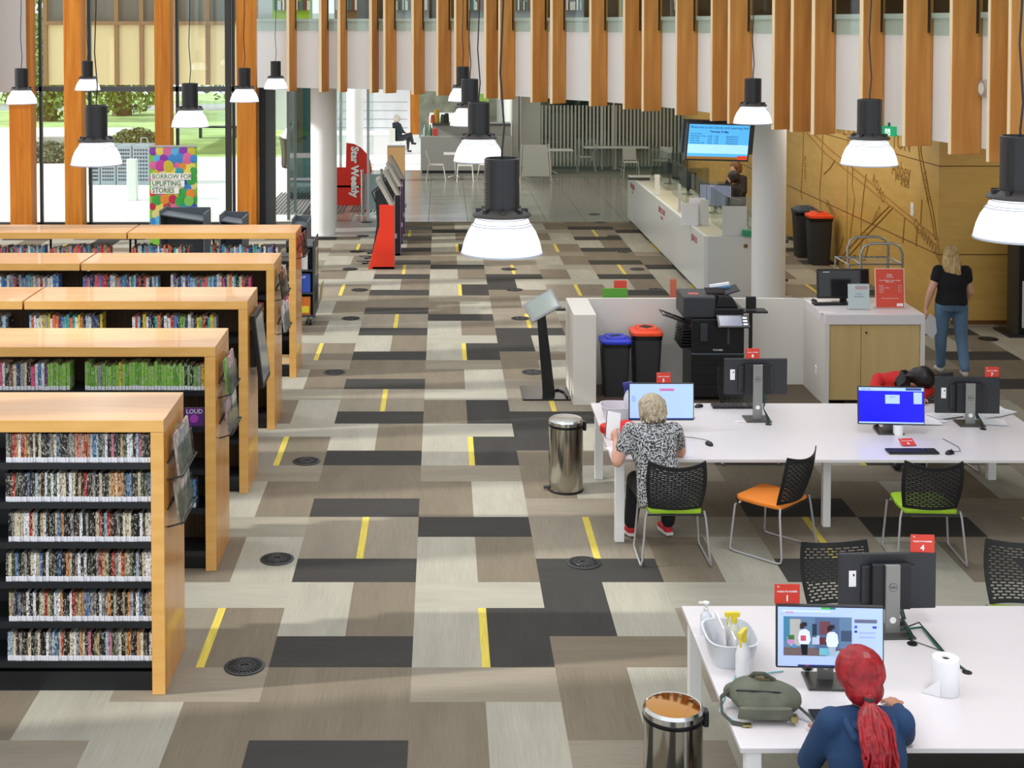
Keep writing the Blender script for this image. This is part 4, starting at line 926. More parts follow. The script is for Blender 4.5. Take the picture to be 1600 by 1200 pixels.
o = B(-.13, .13, -.1, .1, 0, .015, R=Matrix.Rotation(-.3, 3, 'Y') @ Matrix.Rotation(.2, 3, 'X')).build('feeder_tray', pk2, r); o.location = (w-.13, .35, 1.25)
o = B(-.11, .11, -.09, .09, 0, .012, R=Matrix.Rotation(.2, 3, 'X')).build('paper_tray', pk, r); o.location = (w-.3, .3, 1.26)
o = B(-.19, .19, -.09, .09, -.01, .01, R=Matrix.Rotation(.75, 3, 'X')).build('touch_panel', mat('panel_rim', '202228', .4), r, bevel=.004); o.location = (w-.15, -.08, .97)
o2 = B(-.165, .1, -.07, .07, .011, .013, R=Matrix.Rotation(.75, 3, 'X')).build('panel_display', mat('panel_lilac', '75788f', .25, emit=.15), o)
g = MB()
for k in range(3): g.bx(.115, .165, -.06+.045*k, -.035+.045*k, .011, .014, R=Matrix.Rotation(.75, 3, 'X'))
g.build('panel_keys', SILVER, o)
g = MB(); R = Matrix.Rotation(.35, 3, 'Y')
for y in (.15, .45): g.tube([R @ Vector((0, y, 0)), R @ Vector((-.36, y, 0))], .008)
g.tube([R @ Vector((-.36, .15, 0)), R @ Vector((-.36, .45, 0))], .008); g.tube([R @ Vector((-.2, .15, 0)), R @ Vector((-.2, .45, 0))], .008); g.bx(-.3, 0, .2, .4, -.01, 0, R=R)
o = g.build('bypass_tray', pk, r); o.location = (.02, 0, .88)
g = MB()
for k in range(7): g.bx(-.12+.005*k, -.0, .05, .55, .62+.035*k, .635+.035*k)
g.build('side_mechanism', pk, r); B(.36, .5, .02, .03, 1.01, 1.022).build('badge', PAPER, r)
text('TOSHIBA', .03, PAPER, r, (w*.5, -.001, .61))
B(.0, .12, .2, .3, 1.24, 1.243).build('sticker', mat('sticker_red', 'c86050', .5), r)
r = thing('card_payment_terminal', (PXR+.04, 16.95, 0), 'small black card terminal on a shelf beside the photocopier', 'terminal')
B(0, .3, -.1, .12, 1.0, 1.02).build('shelf', BLACKP, r); B(.06, .18, .0, .05, 1.03, 1.18).build('terminal', BLACKP, r, bevel=.008); B(.1, .14, .02, .05, 0, 1.0).build('support', BLACKM, r)
r = thing('book_on_copier', (PXR-.2, 17.05, 1.268), 'blue and white booklet lying on the photocopier feeder', 'booklet'); B(-.12, .12, -.07, .07, 0, .02, R=Matrix.Rotation(-.15, 3, 'Y')).build('cover', mat('booklet_blue', '3a6a8a', .4), r); B(-.12, .12, .02, .07, .021, .05, R=Matrix.Rotation(-.15, 3, 'Y')).build('page_edge', PAPER, r)
# tablet stand
p0 = onz(856, 626); p1 = ony(846, 497, 16.9)
r = thing('tablet_stand', (p0.x, 16.85, 0), 'black floor stand with leaning post and grey tilted tablet', 'stand')
B(-.30, .27, -.25, .38, 0, .02).build('base_plate', mat('stand_black', '101214', .25), r, bevel=.004)
MB().loft([((.03, 0, .02), .075, .05, None), ((p1.x-p0.x, .05, p1.z), .055, .04, None), ((p1.x-p0.x-.01, .05, p1.z+.1), .055, .04, None)], 16, pw=8).build('post', MATS['stand_black'], r)
Rt = Matrix.Rotation(.0, 3, 'Z') @ Matrix.Rotation(-.52, 3, 'Y') @ Matrix.Rotation(.85, 3, 'X')
o = B(-.20, .20, -.14, .14, -.03, .0, R=Rt).build('tablet', mat('tablet_shell', '8c8f92', .4), r, bevel=.01); o.location = (p1.x-p0.x+.0, .0, 1.1)
o = B(-.15, .17, -.115, .115, .001, .004, R=Rt).build('screen', mat('tablet_glass', '9aa39c', .15), r); o.location = (p1.x-p0.x+.0, .0, 1.1)
B(-.0, .25, .2, .3, .99, 1.01).build('shelf', BLACKM, r); MB().tube([(.08, .1, .03), (.16, .15, .03), (.22, .05, .03), (.24, -.2, .03)], .012).build('cable', BLACKP, r)
# ------------------------------------------------------------------ desks
TZ = .735
def desk(x0, x1, y0, y1, lb, rz=0.0):
    r = thing('computer_desk', (x0, y0, 0), lb, 'desk', rz); w, d = x1-x0, y1-y0
    B(0, w, 0, d, TZ-.028, TZ).build('tabletop', LAMWHITE, r, bevel=.003)
    for x, y in ((.035, .02), (.035, d-.1), (w-.12, .02), (w-.12, d-.1)):
        B(x, x+.08, y, y+.08, 0, TZ-.03).build('leg', WHITE, r, bevel=.004)
    for x in (w*.48,): 
        B(x, x+.07, .4, .47, 0, TZ-.03).build('leg', WHITE, r, bevel=.004)
    g = MB(); g.bx(.05, .10, .1, d-.1, TZ-.08, TZ-.03); g.bx(w-.1, w-.05, .1, d-.1, TZ-.08, TZ-.03); g.bx(.1, w-.1, d/2-.03, d/2+.03, TZ-.08, TZ-.03); g.build('underframe', WHITE, r)
    for k in range(3): B(.012, .03, .25+k*.5, .33+k*.5, TZ-.055, TZ-.028).build('bracket', SILVER, r)
    return r
a = onz(1065, 946.5, TZ); b = onz(1157, 1169, TZ); T1 = (1.55, 5.6, b.y, a.y)
c = onz(924, 629.6, TZ); e = onz(953.6, 717.5, TZ); T2 = (1.47, 5.5, e.y, c.y)
desk(*T1, 'long white computer desk nearest the camera with backpack and red haired person')
desk(*T2, 'long white computer desk in the middle with two facing pairs of monitors', -.006)

# ------------------------------------------------------------------ mesh backed chairs
MESHB = mat('chair_mesh_black', '17171b', .5)
def mesh_chair(seatc, nm):
    r = thing('mesh_chair', (0, 0, 0), '', 'chair'); sm = mat('fabric_'+nm, seatc, .85, bump=(220, .3))
    # seat cushion
    rings = []
    for k in range(9):
        t = k/8; y = -.21+.44*t; rings.append((y, .43+.02*math.sin(t*2.2)-(.03 if k == 8 else 0)))
    MB().prism([(-.215, -.21), (.215, -.21), (.235, .0), (.225, .2), (.18, .235), (-.18, .235), (-.225, .2), (-.235, .0)], .43, .47).build('seat', sm, r, bevel=.014)
    # back: curved shell with brick slots
    nu, nv = 34, 42; g = MB(); vs = []
    def P(u, v):
        x = (u-.5); wv = .44+.06*math.sin(v*2.6); y = -.235-.10*v*v-.04*math.sin(v*3) + .16*x*x*1.6; z = .475+.385*v+.03*(4*x*x-1)*(v > .9)*0+.05*v*(4*x*x*.8)
        return (x*wv, y, z)
    for j in range(nv+1):
        for i in range(nu+1): vs.append(P(i/nu, j/nv))
    fs = []
    for j in range(nv):
        for i in range(nu):
            hole = 2 <= i < nu-2 and 3 <= j < nv-3 and j % 2 == 1 and (i + (j//2 % 2)*2) % 4 < 3
            if not hole: fs.append((j*(nu+1)+i, j*(nu+1)+i+1, (j+1)*(nu+1)+i+1, (j+1)*(nu+1)+i))
    g.add(vs, fs).build('backrest', MESHB, r, solid=.010)
    for sx in (-1, 1):
        pts = [(sx*.22, .17, .425), (sx*.25, .21, .40), (sx*.275, .24, .05), (sx*.28, .235, .02), (sx*.285, .2, .012), (sx*.29, -.22, .012), (sx*.288, -.255, .02), (sx*.28, -.26, .06), (sx*.25, -.22, .40), (sx*.235, -.215, .46)]
        MB().tube(pts, .0095, 10).build('leg', SILVER, r, smooth=True)
    g = MB(); g.tube([(-.25, .19, .415), (.25, .19, .415)], .009); g.tube([(-.25, -.2, .42), (.25, -.2, .42)], .009); g.build('seat_frame', BLACKM, r)
    return r
cgreen = mesh_chair('9dc42a', 'green'); corange = mesh_chair('f08a30', 'orange')
CH = [(cgreen, 1.94, 11.70, 0, 'mesh chair with green seat under the seated woman with grey hair'), (corange, 2.83, 11.86, .80, 'mesh chair with orange seat turned sideways at the middle desk'),
      (None, 4.07, 11.70, -.06, 'empty mesh chair with lime green seat before the blue screen monitor'), (None, 2.76, 9.36, PI+.10, 'black mesh chair behind monitor numbered four, seat under the nearest desk'),
      (None, 3.98, 9.36, PI-.2, 'black mesh chair at the picture edge behind the nearest desk'), (None, 3.15, 14.35, PI, 'black mesh chair behind monitor number six before the photocopier'),
      (None, 5.08, 14.08, PI+.1, 'chair under the person in the red jacket')]
for ob, x, y, a, lb in CH:
    o = ob or copy_tree(cgreen); o.location = (x, y, 0); o.rotation_euler.z = a; o['label'] = lb; o['group'] = 'mesh backed chairs at the computer desks'

# ------------------------------------------------------------------ monitors
SCR = mat('screen_white_glow', 'a6c2ea', .25, emit=.5); NAVY = mat('taskbar_navy', '1e3f86', .4, emit=.35)
DELL = mat('stand_silver', '8f908c', .4, .5)
def monitor(x, y, zc, rz, lb, tilt=0.0, w=.6, h=.345):
    r = thing('computer_monitor', (x, y, TZ+.001), lb, 'monitor', rz, 'monitors on the computer desks'); zc -= TZ
    R = Matrix.Rotation(tilt, 3, 'X'); T = lambda o: setattr(o, 'location', (0, 0, zc)) or o
    T(B(-w/2, w/2, 0, .03, -h/2, h/2, R=R).build('housing', DARKP, r, bevel=.006)); T(B(-.17, .17, .03, .05, -h*.38, h*.3, R=R).build('rear_cover', DARKP, r, bevel=.008))
    T(B(-w/2+.008, w/2-.008, -.002, 0, -h/2+.012, h/2-.008, R=R).build('screen_bezel', BLACKP, r))
    T(B(-.12, .12, .05, .10, -.15, .13, R=R).build('mini_computer', BLACKP, r, bevel=.004))
    B(-.045, .045, .10, .125, 0, zc+.135).build('stand', DELL, r, bevel=.004); B(-.12, .12, -.02, .2, 0, .012).build('base', mat('stand_base', '4c4c4a', .3, .4), r, bevel=.004)
    o = MB().cyl((0, .1255, zc-.0), (0, .1265, zc-.0), .027, n=24).build('badge_ring', mat('badge_dark', '55565a', .4), r); o2 = MB().cyl((0, .1265, zc), (0, .1275, zc), .023, n=24).build('badge', DELL, r)
    text('DELL', .018, MATS['badge_dark'], r, (0, .128, zc), (PI/2, 0, PI), bold=.0008)
    MB().cyl((0, .095, zc-.27 if zc > .32 else .09), (0, .127, zc-.27 if zc > .32 else .09), .02, n=20).build('cable_hole', WHITE, r)
    T(B(.2, .245, .03, .0315, -.03, .07, R=R).build('asset_sticker', PAPER, r)); T(B(.21, .22, .0315, .032, .035, .05, R=R).build('sticker_print', BLACKP, r))
    g = MB()
    for k, dx in enumerate((-.05, -.06, -.07)): g.tube([(dx, .09, zc-.14), (dx-.01, .12, zc-.2), (dx+.01*k, .14, .12), (dx-.03, .17, .03), (-.07, .26, .008)], .0045, 6, k % 2)
    g.build('cable_bundle', [BLACKP, mat('cable_green', '0f5a48', .4)], r); MB().cyl((-.07, .26, 0), (-.07, .26, .006), .03, n=20).build('desk_grommet', BLACKP, r)
    return r, zc, R
def onscreen(mo, x0, x1, z0, z1, m, lift, nm):
    r, zc, R = mo; o = B(x0, x1, -.0022-lift, -.002-lift+.0002, z0, z1, R=R).build(nm, m, r); o.location = (0, 0, zc); return o
def otext(mo, s, sz, m, x, z, lift=.002, al='CENTER', bold=0):
    r, zc, R = mo; v = R @ Vector((x, -.0022-lift, z)); return text(s, sz, m, r, (v.x, v.y, v.z+zc), (PI/2, 0, 0), align=al, bold=bold)
def sitem(c, e=.6): return mat('screen_'+c, c, .4, emit=e)
def tag_card(x, y, z, num, lb, rz=0.0, s=1.0):
    r = thing('number_card', (x, y, z), lb, 'card', rz, 'red computer number cards'); B(-.065*s, .065*s, 0, .004, 0, .1*s).build('card', RED, r)
    text('PUBLIC PC NUMBER', .0115*s, PAPER, r, (0, -.001, .062*s), bold=.0003); text(num, .042*s, PAPER, r, (0, -.001, .026*s), bold=.0015); text('EL', .012*s, PAPER, r, (-.045*s, -.001, .088*s))
    return r
m5 = monitor((1032-PX0)/F*12.95, 12.78, 1.02, 0, 'lit monitor with pale web page in front of the woman with grey hair', -.03)
onscreen(m5, -.292, .292, -.16, .165, SCR, 0, 'screen'); onscreen(m5, -.292, .292, -.16, -.148, NAVY, .0006, 'taskbar'); onscreen(m5, -.02, .12, .10, .125, sitem('c079a8'), .0006, 'page_banner'); otext(m5, 'Login to Webmail', .014, NAVY, .05, .112, .001)
for k in range(3): otext(m5, ('Inbox', 'Archive', 'Folders')[k], .011, NAVY, -.27, .05-.02*k, .001, 'LEFT')
m6 = monitor((1182-PX0)/F*13.35, 13.30, 1.13, PI, 'switched off monitor seen from behind beside the photocopier end of the middle desk'); mb_ = monitor((1400-PX0)/F*12.7, 12.72, 1.0, -.07, 'monitor with plain vivid blue screen on the middle desk', -.08)
onscreen(mb_, -.292, .292, -.16, .165, mat('screen_blue', '0a06e8', .3, emit=.85), 0, 'screen'); onscreen(mb_, -.292, .292, .135, .165, SCR, .0006, 'title_bar'); onscreen(mb_, .13, .27, .142, .162, NAVY, .001, 'logo_bar'); onscreen(mb_, -.055, .075, .02, .10, SCR, .0006, 'dialog'); onscreen(mb_, .2, .275, .02, .125, SCR, .0006, 'side_panel'); onscreen(mb_, -.292, .292, -.16, -.147, SCR, .0006, 'taskbar')
otext(mb_, 'Public Library', .016, NAVY, -.27, .15, .001, 'LEFT'); otext(mb_, 'Welcome', .014, NAVY, .01, .08, .001)
m7 = monitor((1508-PX0)/F*13.3, 13.15, .99, PI+.1, 'dark monitor back with number seven card beside the person in red'); m7[0].rotation_euler.z = PI-.05
m4 = monitor(2.77, 8.62, 1.03, PI+.04, 'large dark monitor back with number four card on the nearest desk', 0, .61, .35)
m1 = monitor((1306-PX0)/F*7.78, 7.78, 1.035, -.05, 'lit monitor playing a video in front of the red haired person', -.04, .6, .355)
onscreen(m1, -.292, .292, -.165, .168, mat('screen_page', 'a4b9ec', .3, emit=.55), 0, 'screen')
V = []
onscreen(m1, -.26, .12, -.105, .115, sitem('5a7898', .45), .0006, 'video_backdrop')
for (x0, x1, z0, z1, c, l) in ((-.26, -.225, -.02, .115, '3f7a9a', 1), (-.225, -.165, -.05, .10, 'a8a9a4', 1), (-.26, .12, -.105, -.06, '6a5a5a', 1), (-.24, -.2, -.04, .0, 'b884b0', 2), (-.235, -.2, -.015, .01, '3a6a3a', 3), (-.21, -.19, -.06, -.04, '3f8ac8', 3),
    (-.10, -.075, .0, .075, '22354a', 2), (-.085, .05, -.07, .11, '4d6488', 1), (-.06, .0, .015, .09, '6a3f4a', 2), (-.06, .0, -.04, .0, '5c2a34', 2), (-.1, -.06, -.04, .01, 'aebcd4', 2), (-.06, .02, -.1, -.06, '6ab0c0', 3), (.06, .12, -.02, .04, '3b4a66', 2), (-.02, .1, -.105, -.075, '86b8cc', 3)):
    onscreen(m1, x0, x1, z0, z1, sitem(c, .45), .0006+.0004*l, 'video_patch')
def scr_fig(cx, top, pants):
    r, zc, R = m1; g = MB()
    def ln(pts, rad, m): g.tube([R @ Vector((p[0], -.0046, p[1])) for p in pts], rad, 6, m)
    ln([(cx-.012, top-.02), (cx-.014, top-.045)], .012, 0); ln([(cx, top-.012), (cx+.001, top-.03)], .014, 0)
    g2 = MB(); MBp = lambda pts, m, l=.0042: g.add([R @ Vector((x, -l, z)) for x, z in pts], [tuple(range(len(pts)))], m)
    MBp([(cx-.012, top-.05), (cx+.012, top-.05), (cx+.03, top-.065), (cx+.036, top-.11), (cx+.026, top-.135), (cx-.026, top-.135), (cx-.034, top-.1), (cx-.028, top-.062)], 1)
    MBp([(cx-.02, top-.135), (cx+.02, top-.135), (cx+.018, -.10), (cx-.012, -.10)], 2)
    o = g.build('video_figure', [sitem('2a1c24', .3), sitem('c8d2f0', .6), sitem(pants, .3)], r); o.location = (0, 0, zc)
scr_fig(-.145, .095, '0c0f1c'); scr_fig(.01, .083, 'a9b4c8')
onscreen(m1, -.165, -.135, -.02, .01, sitem('b84a5c', .5), .004, 'shirt_print')
for k, (x0, x1, z0, z1, c) in enumerate(((.135, .26, .085, .105, '5a5f74'), (.135, .15, .055, .07, '3a50c8'), (.235, .258, .055, .068, '2a3ab8'), (.135, .15, .03, .042, '1f2a6a'), (.16, .25, .025, .035, '8ea2d0'), (.16, .25, -.0, .01, '8ea2d0'), (-.27, .0, .14, .15, 'b9cbf8'), (-.05, .03, .158, .168, '3ba83f'), (.0, .03, .158, .168, '2c4a9a'), (-.18, .292, -.165, -.155, '1a2a5c'), (-.14, -.12, -.163, -.157, 'c03a3a'))):
    onscreen(m1, x0, x1, z0, z1, sitem(c), .001, 'page_item')
otext(m1, 'YouTube', .012, sitem('c03a3a'), -.25, .14, .003, 'LEFT')
tag_card(m5[0].location.x+.02, m5[0].location.y+.012, 1.19, '5', 'red card numbered 5 on the top edge of the web page monitor')
tag_card(m6[0].location.x-.03, m6[0].location.y-.025, 1.302, '8', 'red card numbered 8 on the monitor beside the photocopier')
tag_card(m7[0].location.x+.23, m7[0].location.y-.02, 1.16, '7', 'red card numbered 7 on the monitor of the person in red', s=1.0)
tag_card(m4[0].location.x+.22, m4[0].location.y-.012, 1.205, '4', 'red card numbered 4 on the big dark monitor back', -.06, 1.12)
tag_card(m1[0].location.x-.235, m1[0].location.y+.035, 1.215, '1', 'red card numbered 1 on the video monitor', 0, 1.1)
p = onz(1421, 698, TZ); o = tag_card(p.x, p.y, TZ+.004, '6', 'red number card fallen flat beside the keyboard of the blue screen'); o.rotation_euler = (-1.2, 0, .1); o.location.z = TZ+.012
p = onz(1156, 659, TZ); r = thing('red_label_strip', (p.x, p.y, TZ+.001), 'flat white note with red line lying on the middle desk', 'note'); B(-.05, .05, -.03, .03, 0, .001).build('sheet', PAPER, r); B(-.02, .05, -.02, -.012, .001, .0015).build('line_print', RED, r)

# keyboards and mice
KEYM = mat('key_black', '24242a', .5)
def keyboard(loc, rz, lb):
    r = thing('keyboard', loc, lb, 'keyboard', rz, 'black keyboards on the desks'); B(-.22, .22, -.065, .065, .004, .018).build('body', BLACKP, r, bevel=.003); g = MB()
    for j in range(5):
        for i in range(19):
            if i in (14,): continue
            x = -.21+i*.0222; y = -.055+j*.0222; g.bx(x, x+.018, y, y+.018, .018, .023)
    g.build('keys', KEYM, r); return r
def mouse(loc, rz, lb):
    r = thing('computer_mouse', loc, lb, 'mouse', rz, 'black computer mice'); MB().ell((0, 0, .004), (.031, .055, .028)).build('body', BLACKP, r, smooth=True); MB().tube([(0, .05, .01), (.03, .12, .006), (-.05, .22, .005), (-.2, .3, .005), (-.28, .34, .005)], .0025, 6).build('cable', BLACKP, r); MB().cyl((-.003, .025, .031), (.003, .025, .031), .006, n=10).build('wheel', GREYM, r); return r
def onT(px, py): p = onz(px, py, TZ); return (p.x, p.y, TZ+.001)
keyboard(onT(1425, 707), 0, 'black keyboard lying below the blue screen monitor'); mouse(onT(1484, 709), -.9, 'black mouse beside the keyboard below the blue screen')
keyboard(onT(1147, 636), 0, 'black keyboard behind the monitor with number eight card'); mouse(onT(1092, 636), 2.2, 'black mouse behind the web page monitor at the rear desk edge')
keyboard((1.95, 12.38, TZ+.001), -.12, 'black keyboard mostly hidden in front of the woman with grey hair'); mouse(onT(1108, 695), .25, 'black mouse just beyond the elbow of the grey haired woman')
keyboard(onT(1300, 966), 0.0, 'black keyboard at the rear edge of the nearest desk'); keyboard((2.22, 7.46, TZ+.001), 0, 'black keyboard under the hands of the red haired person')
p = onT(1292, 962); mouse(onT(1408, 976), 2.8, 'black mouse behind the stand of the big dark monitor')

# counter monitor and signs
r = thing('counter_monitor', ((1322-PX0)/F*17.05, 17.05, EZ+.001), 'dark monitor on the white cabinet counter', 'monitor')
B(-.32, .32, 0, .03, .06, .42, R=Matrix.Rotation(-.1, 3, 'X')).build('housing', BLACKP, r, bevel=.006); B(-.30, .30, -.003, 0, .085, .40, R=Matrix.Rotation(-.1, 3, 'X')).build('screen', mat('screen_off', '0c0e12', .12), r); B(-.04, .04, .01, .04, 0, .1).build('stand', BLACKP, r); B(-.12, .12, -.09, .1, 0, .01).build('base', BLACKP, r)
B(-.27, -.19, -.043, -.042, .39, .397).build('brand_mark', PAPER, r)
def onE(px, py): p = onz(px, py, EZ); return (p.x, p.y, EZ+.001)
x, y, z = onE(1342, 484); r = thing('notice_stand', (x, y, z), 'small white notice in acrylic stand on the cabinet counter', 'notice'); R = Matrix.Rotation(-.1, 3, 'X')
B(-.125, .125, 0, .004, 0, .30, R=R).build('sheet', PAPER, r); B(-.04, .11, -.001, 0, .24, .28, R=R).build('red_band', RED, r); B(-.13, .13, -.02, .06, -.001, .004).build('foot', ACRYL, r); text('Check in', .02, MATS['cover_3a57b8'], r, (0, -.018, .19)); text('Please scan here', .017, BLACKP, r, (0, -.014, .16)); B(-.13, .13, -.003, -.0015, -.0, .31, R=R).build('acrylic_front', ACRYL, r); B(-.11, .11, -.0012, 0, .005, .01, R=R).build('red_line', RED, r)
x, y, z = onE(1391, 482); r = thing('poster_stand', (x, y, z), 'large orange red poster stand listing opening details on the cabinet counter', 'poster'); pr = mat('poster_red', 'd6452a', .4)
B(-.178, .178, 0, .006, 0, .48, R=R).build('border', mat('poster_border', 'f0c8b8', .5), r); B(-.168, .168, -.001, 0, .01, .47, R=R).build('sheet', pr, r); B(-.18, .18, -.02, .08, -.001, .004).build('foot', ACRYL, r)
for s_, sz, u, v, al in (('Hello', .03, 0, .40, 'CENTER'), ('Welcome', .022, .0, .375, 'CENTER'), ('Your library is open today', .024, 0, .335, 'CENTER'), ('Please note', .02, 0, .315, 'CENTER'), ('Monday', .017, -.13, .27, 'LEFT'), ('Tuesday to Friday', .017, -.13, .245, 'LEFT'), ('Saturday', .017, -.13, .22, 'LEFT'), ('Sunday', .017, -.13, .195, 'LEFT'), ('10 - 8', .017, .14, .27, 'RIGHT'), ('10 - 6', .017, .14, .245, 'RIGHT'), ('10 - 4', .017, .14, .22, 'RIGHT'), ('2 - 5', .017, .14, .195, 'RIGHT'), ('Ask a friendly staff member for help', .014, 0, .12, 'CENTER')):
    vv = R @ Vector((u, -.0015, v)); text(s_, sz, PAPER, r, vv, (PI/2-.1, 0, 0), align=al)
B(.08, .155, -.0015, -.0005, .025, .06, R=R).build('logo_box', PAPER, r)
keyboard(onE(1298, 476)[:2]+(EZ+.001,), .05, 'black keyboard in front of the dark counter monitor')
mouse(onE(1272, 471)[:2]+(EZ+.001,), .3, 'black mouse at the inner corner of the cabinet counter')
x, y, z = onE(1293, 488); r = thing('counter_note', (x, y, z), 'flat paper with pale red print on the cabinet counter', 'paper'); B(-.1, .1, -.04, .04, 0, .001).build('sheet', PAPER, r); B(-.09, .09, .0, .01, .001, .0015).build('print', mat('pale_red', 'd88a80', .6), r)

# ------------------------------------------------------------------ pedal bins
def pedal_bin(px, py, rad, h, lb, lid, inner=None):
    p = onz(px, py) if py < 1200 else None; loc = (p.x, p.y, 0) if p else None
    r = thing('pedal_bin', loc or (0, 0, 0), lb, 'bin', 0, 'steel pedal bins'); sb = mat('mirror_steel', 'b9b6ae', .12, 1.0)
    MB().lathe([(rad, .02), (rad, h-.06)], n=48).build('body', sb, r, smooth=True); MB().lathe([(rad+.004, 0), (rad+.004, .022), (rad*.9, .024)], n=48).build('base_ring', BLACKP, r, smooth=True)
    MB().lathe([(rad+.003, h-.075), (rad+.006, h-.06), (rad+.004, h-.05), (rad, h-.05)], n=48).build('bag_edge', mat('bag_black', '0c0c0e', .3), r, smooth=True)
    MB().lathe([(rad+.003, h-.05), (rad+.003, h-.02), (rad*.93, h-.004), (rad*.9, h-.006)], n=48).build('lid_rim', CHROME, r, smooth=True); MB().lathe([(rad*.93, h-.006), (rad*.6, h+.002), (0, h+.004)], n=48).build('lid', lid, r, smooth=True)
    MB().bx(rad, rad+.03, -.03, .03, h-.12, h-.03).build('hinge', BLACKP, r, bevel=.008); B(-rad-.05, -rad+.02, -.03, .03, .02, .035).build('pedal', BLACKP, r, bevel=.004); return r
pedal_bin(884, 765, .165, .70, 'tall polished steel pedal bin beside the middle desk', mat('lid_steel', 'c4c5c2', .25, 1.0))
o = pedal_bin(900, 800, .165, .70, 'mirror lidded steel pedal bin beside the nearest desk', mat('lid_copper', 'b07a3a', .08, 1.0)); p = onz(1052, 1100, .70); o.location = (p.x, p.y, 0)

# ------------------------------------------------------------------ hanging lamps
DOME = bpy.data.materials.new('lamp_dome'); DOME.use_nodes = True; N_ = DOME.node_tree.nodes; L_ = DOME.node_tree.links; b_ = N_['Principled BSDF']
b_.inputs['Base Color'].default_value = (.92, .94, .98, 1); b_.inputs['Roughness'].default_value = .25
b_.inputs['Emission Color'].default_value = (.93, .96, 1.0, 1); b_.inputs['Emission Strength'].default_value = .8
CANM = mat('lamp_can', '252628', .4, .3); FIT = mat('lamp_fitting', '3c3733', .5)
def pendant():
    r = thing('pendant_lamp', (0, 0, 0), '', 'pendant lamp'); R_ = .225
    prof = [(R_, 0), (R_*.975, .03), (R_*.93, .07), (R_*.84, .12), (R_*.72, .16), (R_*.6, .19), (.13, .205)]
    MB().lathe(prof+[(.12, .2), (.15, .185), (R_*.7, .155), (R_*.82, .115), (R_*.91, .065), (R_-.008, 0.001), (R_, 0)], n=48).build('dome', DOME, r, smooth=True)
    MB().lathe([(R_-.006, .004), (R_*.6, -.008), (.02, -.016), (0, -.016)], n=48).build('diffuser', DOME, r, smooth=True)
    MB().lathe([(R_+.003, -.004), (R_+.005, .002), (R_+.002, .008)], n=48).build('rim', mat('rim_clear', 'b9bcc6', .2), r, smooth=True)
    g = MB()
    for k in range(4): g.lathe([(R_*(.75-.05*k), .155+.012*k), (R_*(.75-.05*k)+.003, .157+.012*k), (R_*(.745-.05*k), .159+.012*k)], n=48)
    g.build('rib_rings', mat('rib_grey', 'a8acb8', .3), r, smooth=True)
    MB().lathe([(.16, .205), (.165, .212), (.16, .222), (.10, .25), (0, .252)], n=40).build('collar', FIT, r, smooth=True)
    g = MB()
    for k in range(8): a = k*PI/4; g.bx(.09, .145, -.012, .012, .23, .25, R=Matrix.Rotation(a, 3, 'Z'))
    g.build('cooling_fins', BLACKM, r)
    MB().lathe([(.098, .25), (.098, .525), (.09, .53), (.085, .5), (0, .5)], n=40).build('canister', CANM, r, smooth=True)
    g = MB()
    for j in range(14):
        for s_ in (-1, 1): g.bx(.0975, .0985, -.006+.016*s_-.004, -.006+.016*s_+.004, .27+j*.017, .276+j*.017, R=Matrix.Rotation(-1.3, 3, 'Z')); g.bx(.0975, .0985, -.006+.016*s_-.004, -.006+.016*s_+.004, .27+j*.017, .276+j*.017, R=Matrix.Rotation(-2.4, 3, 'Z'))
    g.build('vent_slots', BLACKP, r)
    g = MB().tube([(0, 0, .5), (0, 0, .56), (.012, 0, .7), (-.01, 0, 1.0), (.006, 0, 1.4), (0, 0, 5.2)], .006, 6); g.build('cable', BLACKP, r); return r
LP = [(784, 395, 127, 'nearest hanging lamp, large over the central aisle'), (748, 252, 79, 'hanging lamp second in the central row, just behind the nearest'), (734, 196, 62, 'hanging lamp third in the central row'), (723, 158, 46, 'smallest hanging lamp at the far end of the central row'),
      (151, 257, 79, 'largest hanging lamp over the bookcases, before the perforated lockers'), (297, 198, 58, 'hanging lamp above the balloon banner'), (382, 159, 45, 'hanging lamp in front of the wide orange post by the entrance'), (431, 139, 37, 'smallest hanging lamp against the white parapet by the entrance'),
      (137, 141, 39, 'small hanging lamp over the second orange post'), (34, 162, 47, 'hanging lamp beside the grey roller blind'), (1176, 193, 60, 'hanging lamp beside the television and round column'), (1358, 257, 87, 'hanging lamp beside the exit sign before the plywood wall'), (1592, 372, 137, 'large hanging lamp cut by the picture edge')]
for i, (px, yb, w, lb) in enumerate(LP):
    if i == 0: lamp0 = pendant(); o = lamp0
    else: o = copy_tree(lamp0)
    Y = .45*F/w; p = ony(px, yb, Y); o.location = p; o['label'] = lb; o['group'] = 'hanging glass domed lamps'
    sl = bpy.data.lights.new('lamp_light', 'SPOT'); so = bpy.data.objects.new('lamp_light', sl); COL.objects.link(so)
    sl.energy = 70; sl.spot_size = math.radians(150); sl.spot_blend = .7; sl.shadow_soft_size = .16; sl.color = (1, .96, .93); so.location = p + Vector((0, 0, -.05))

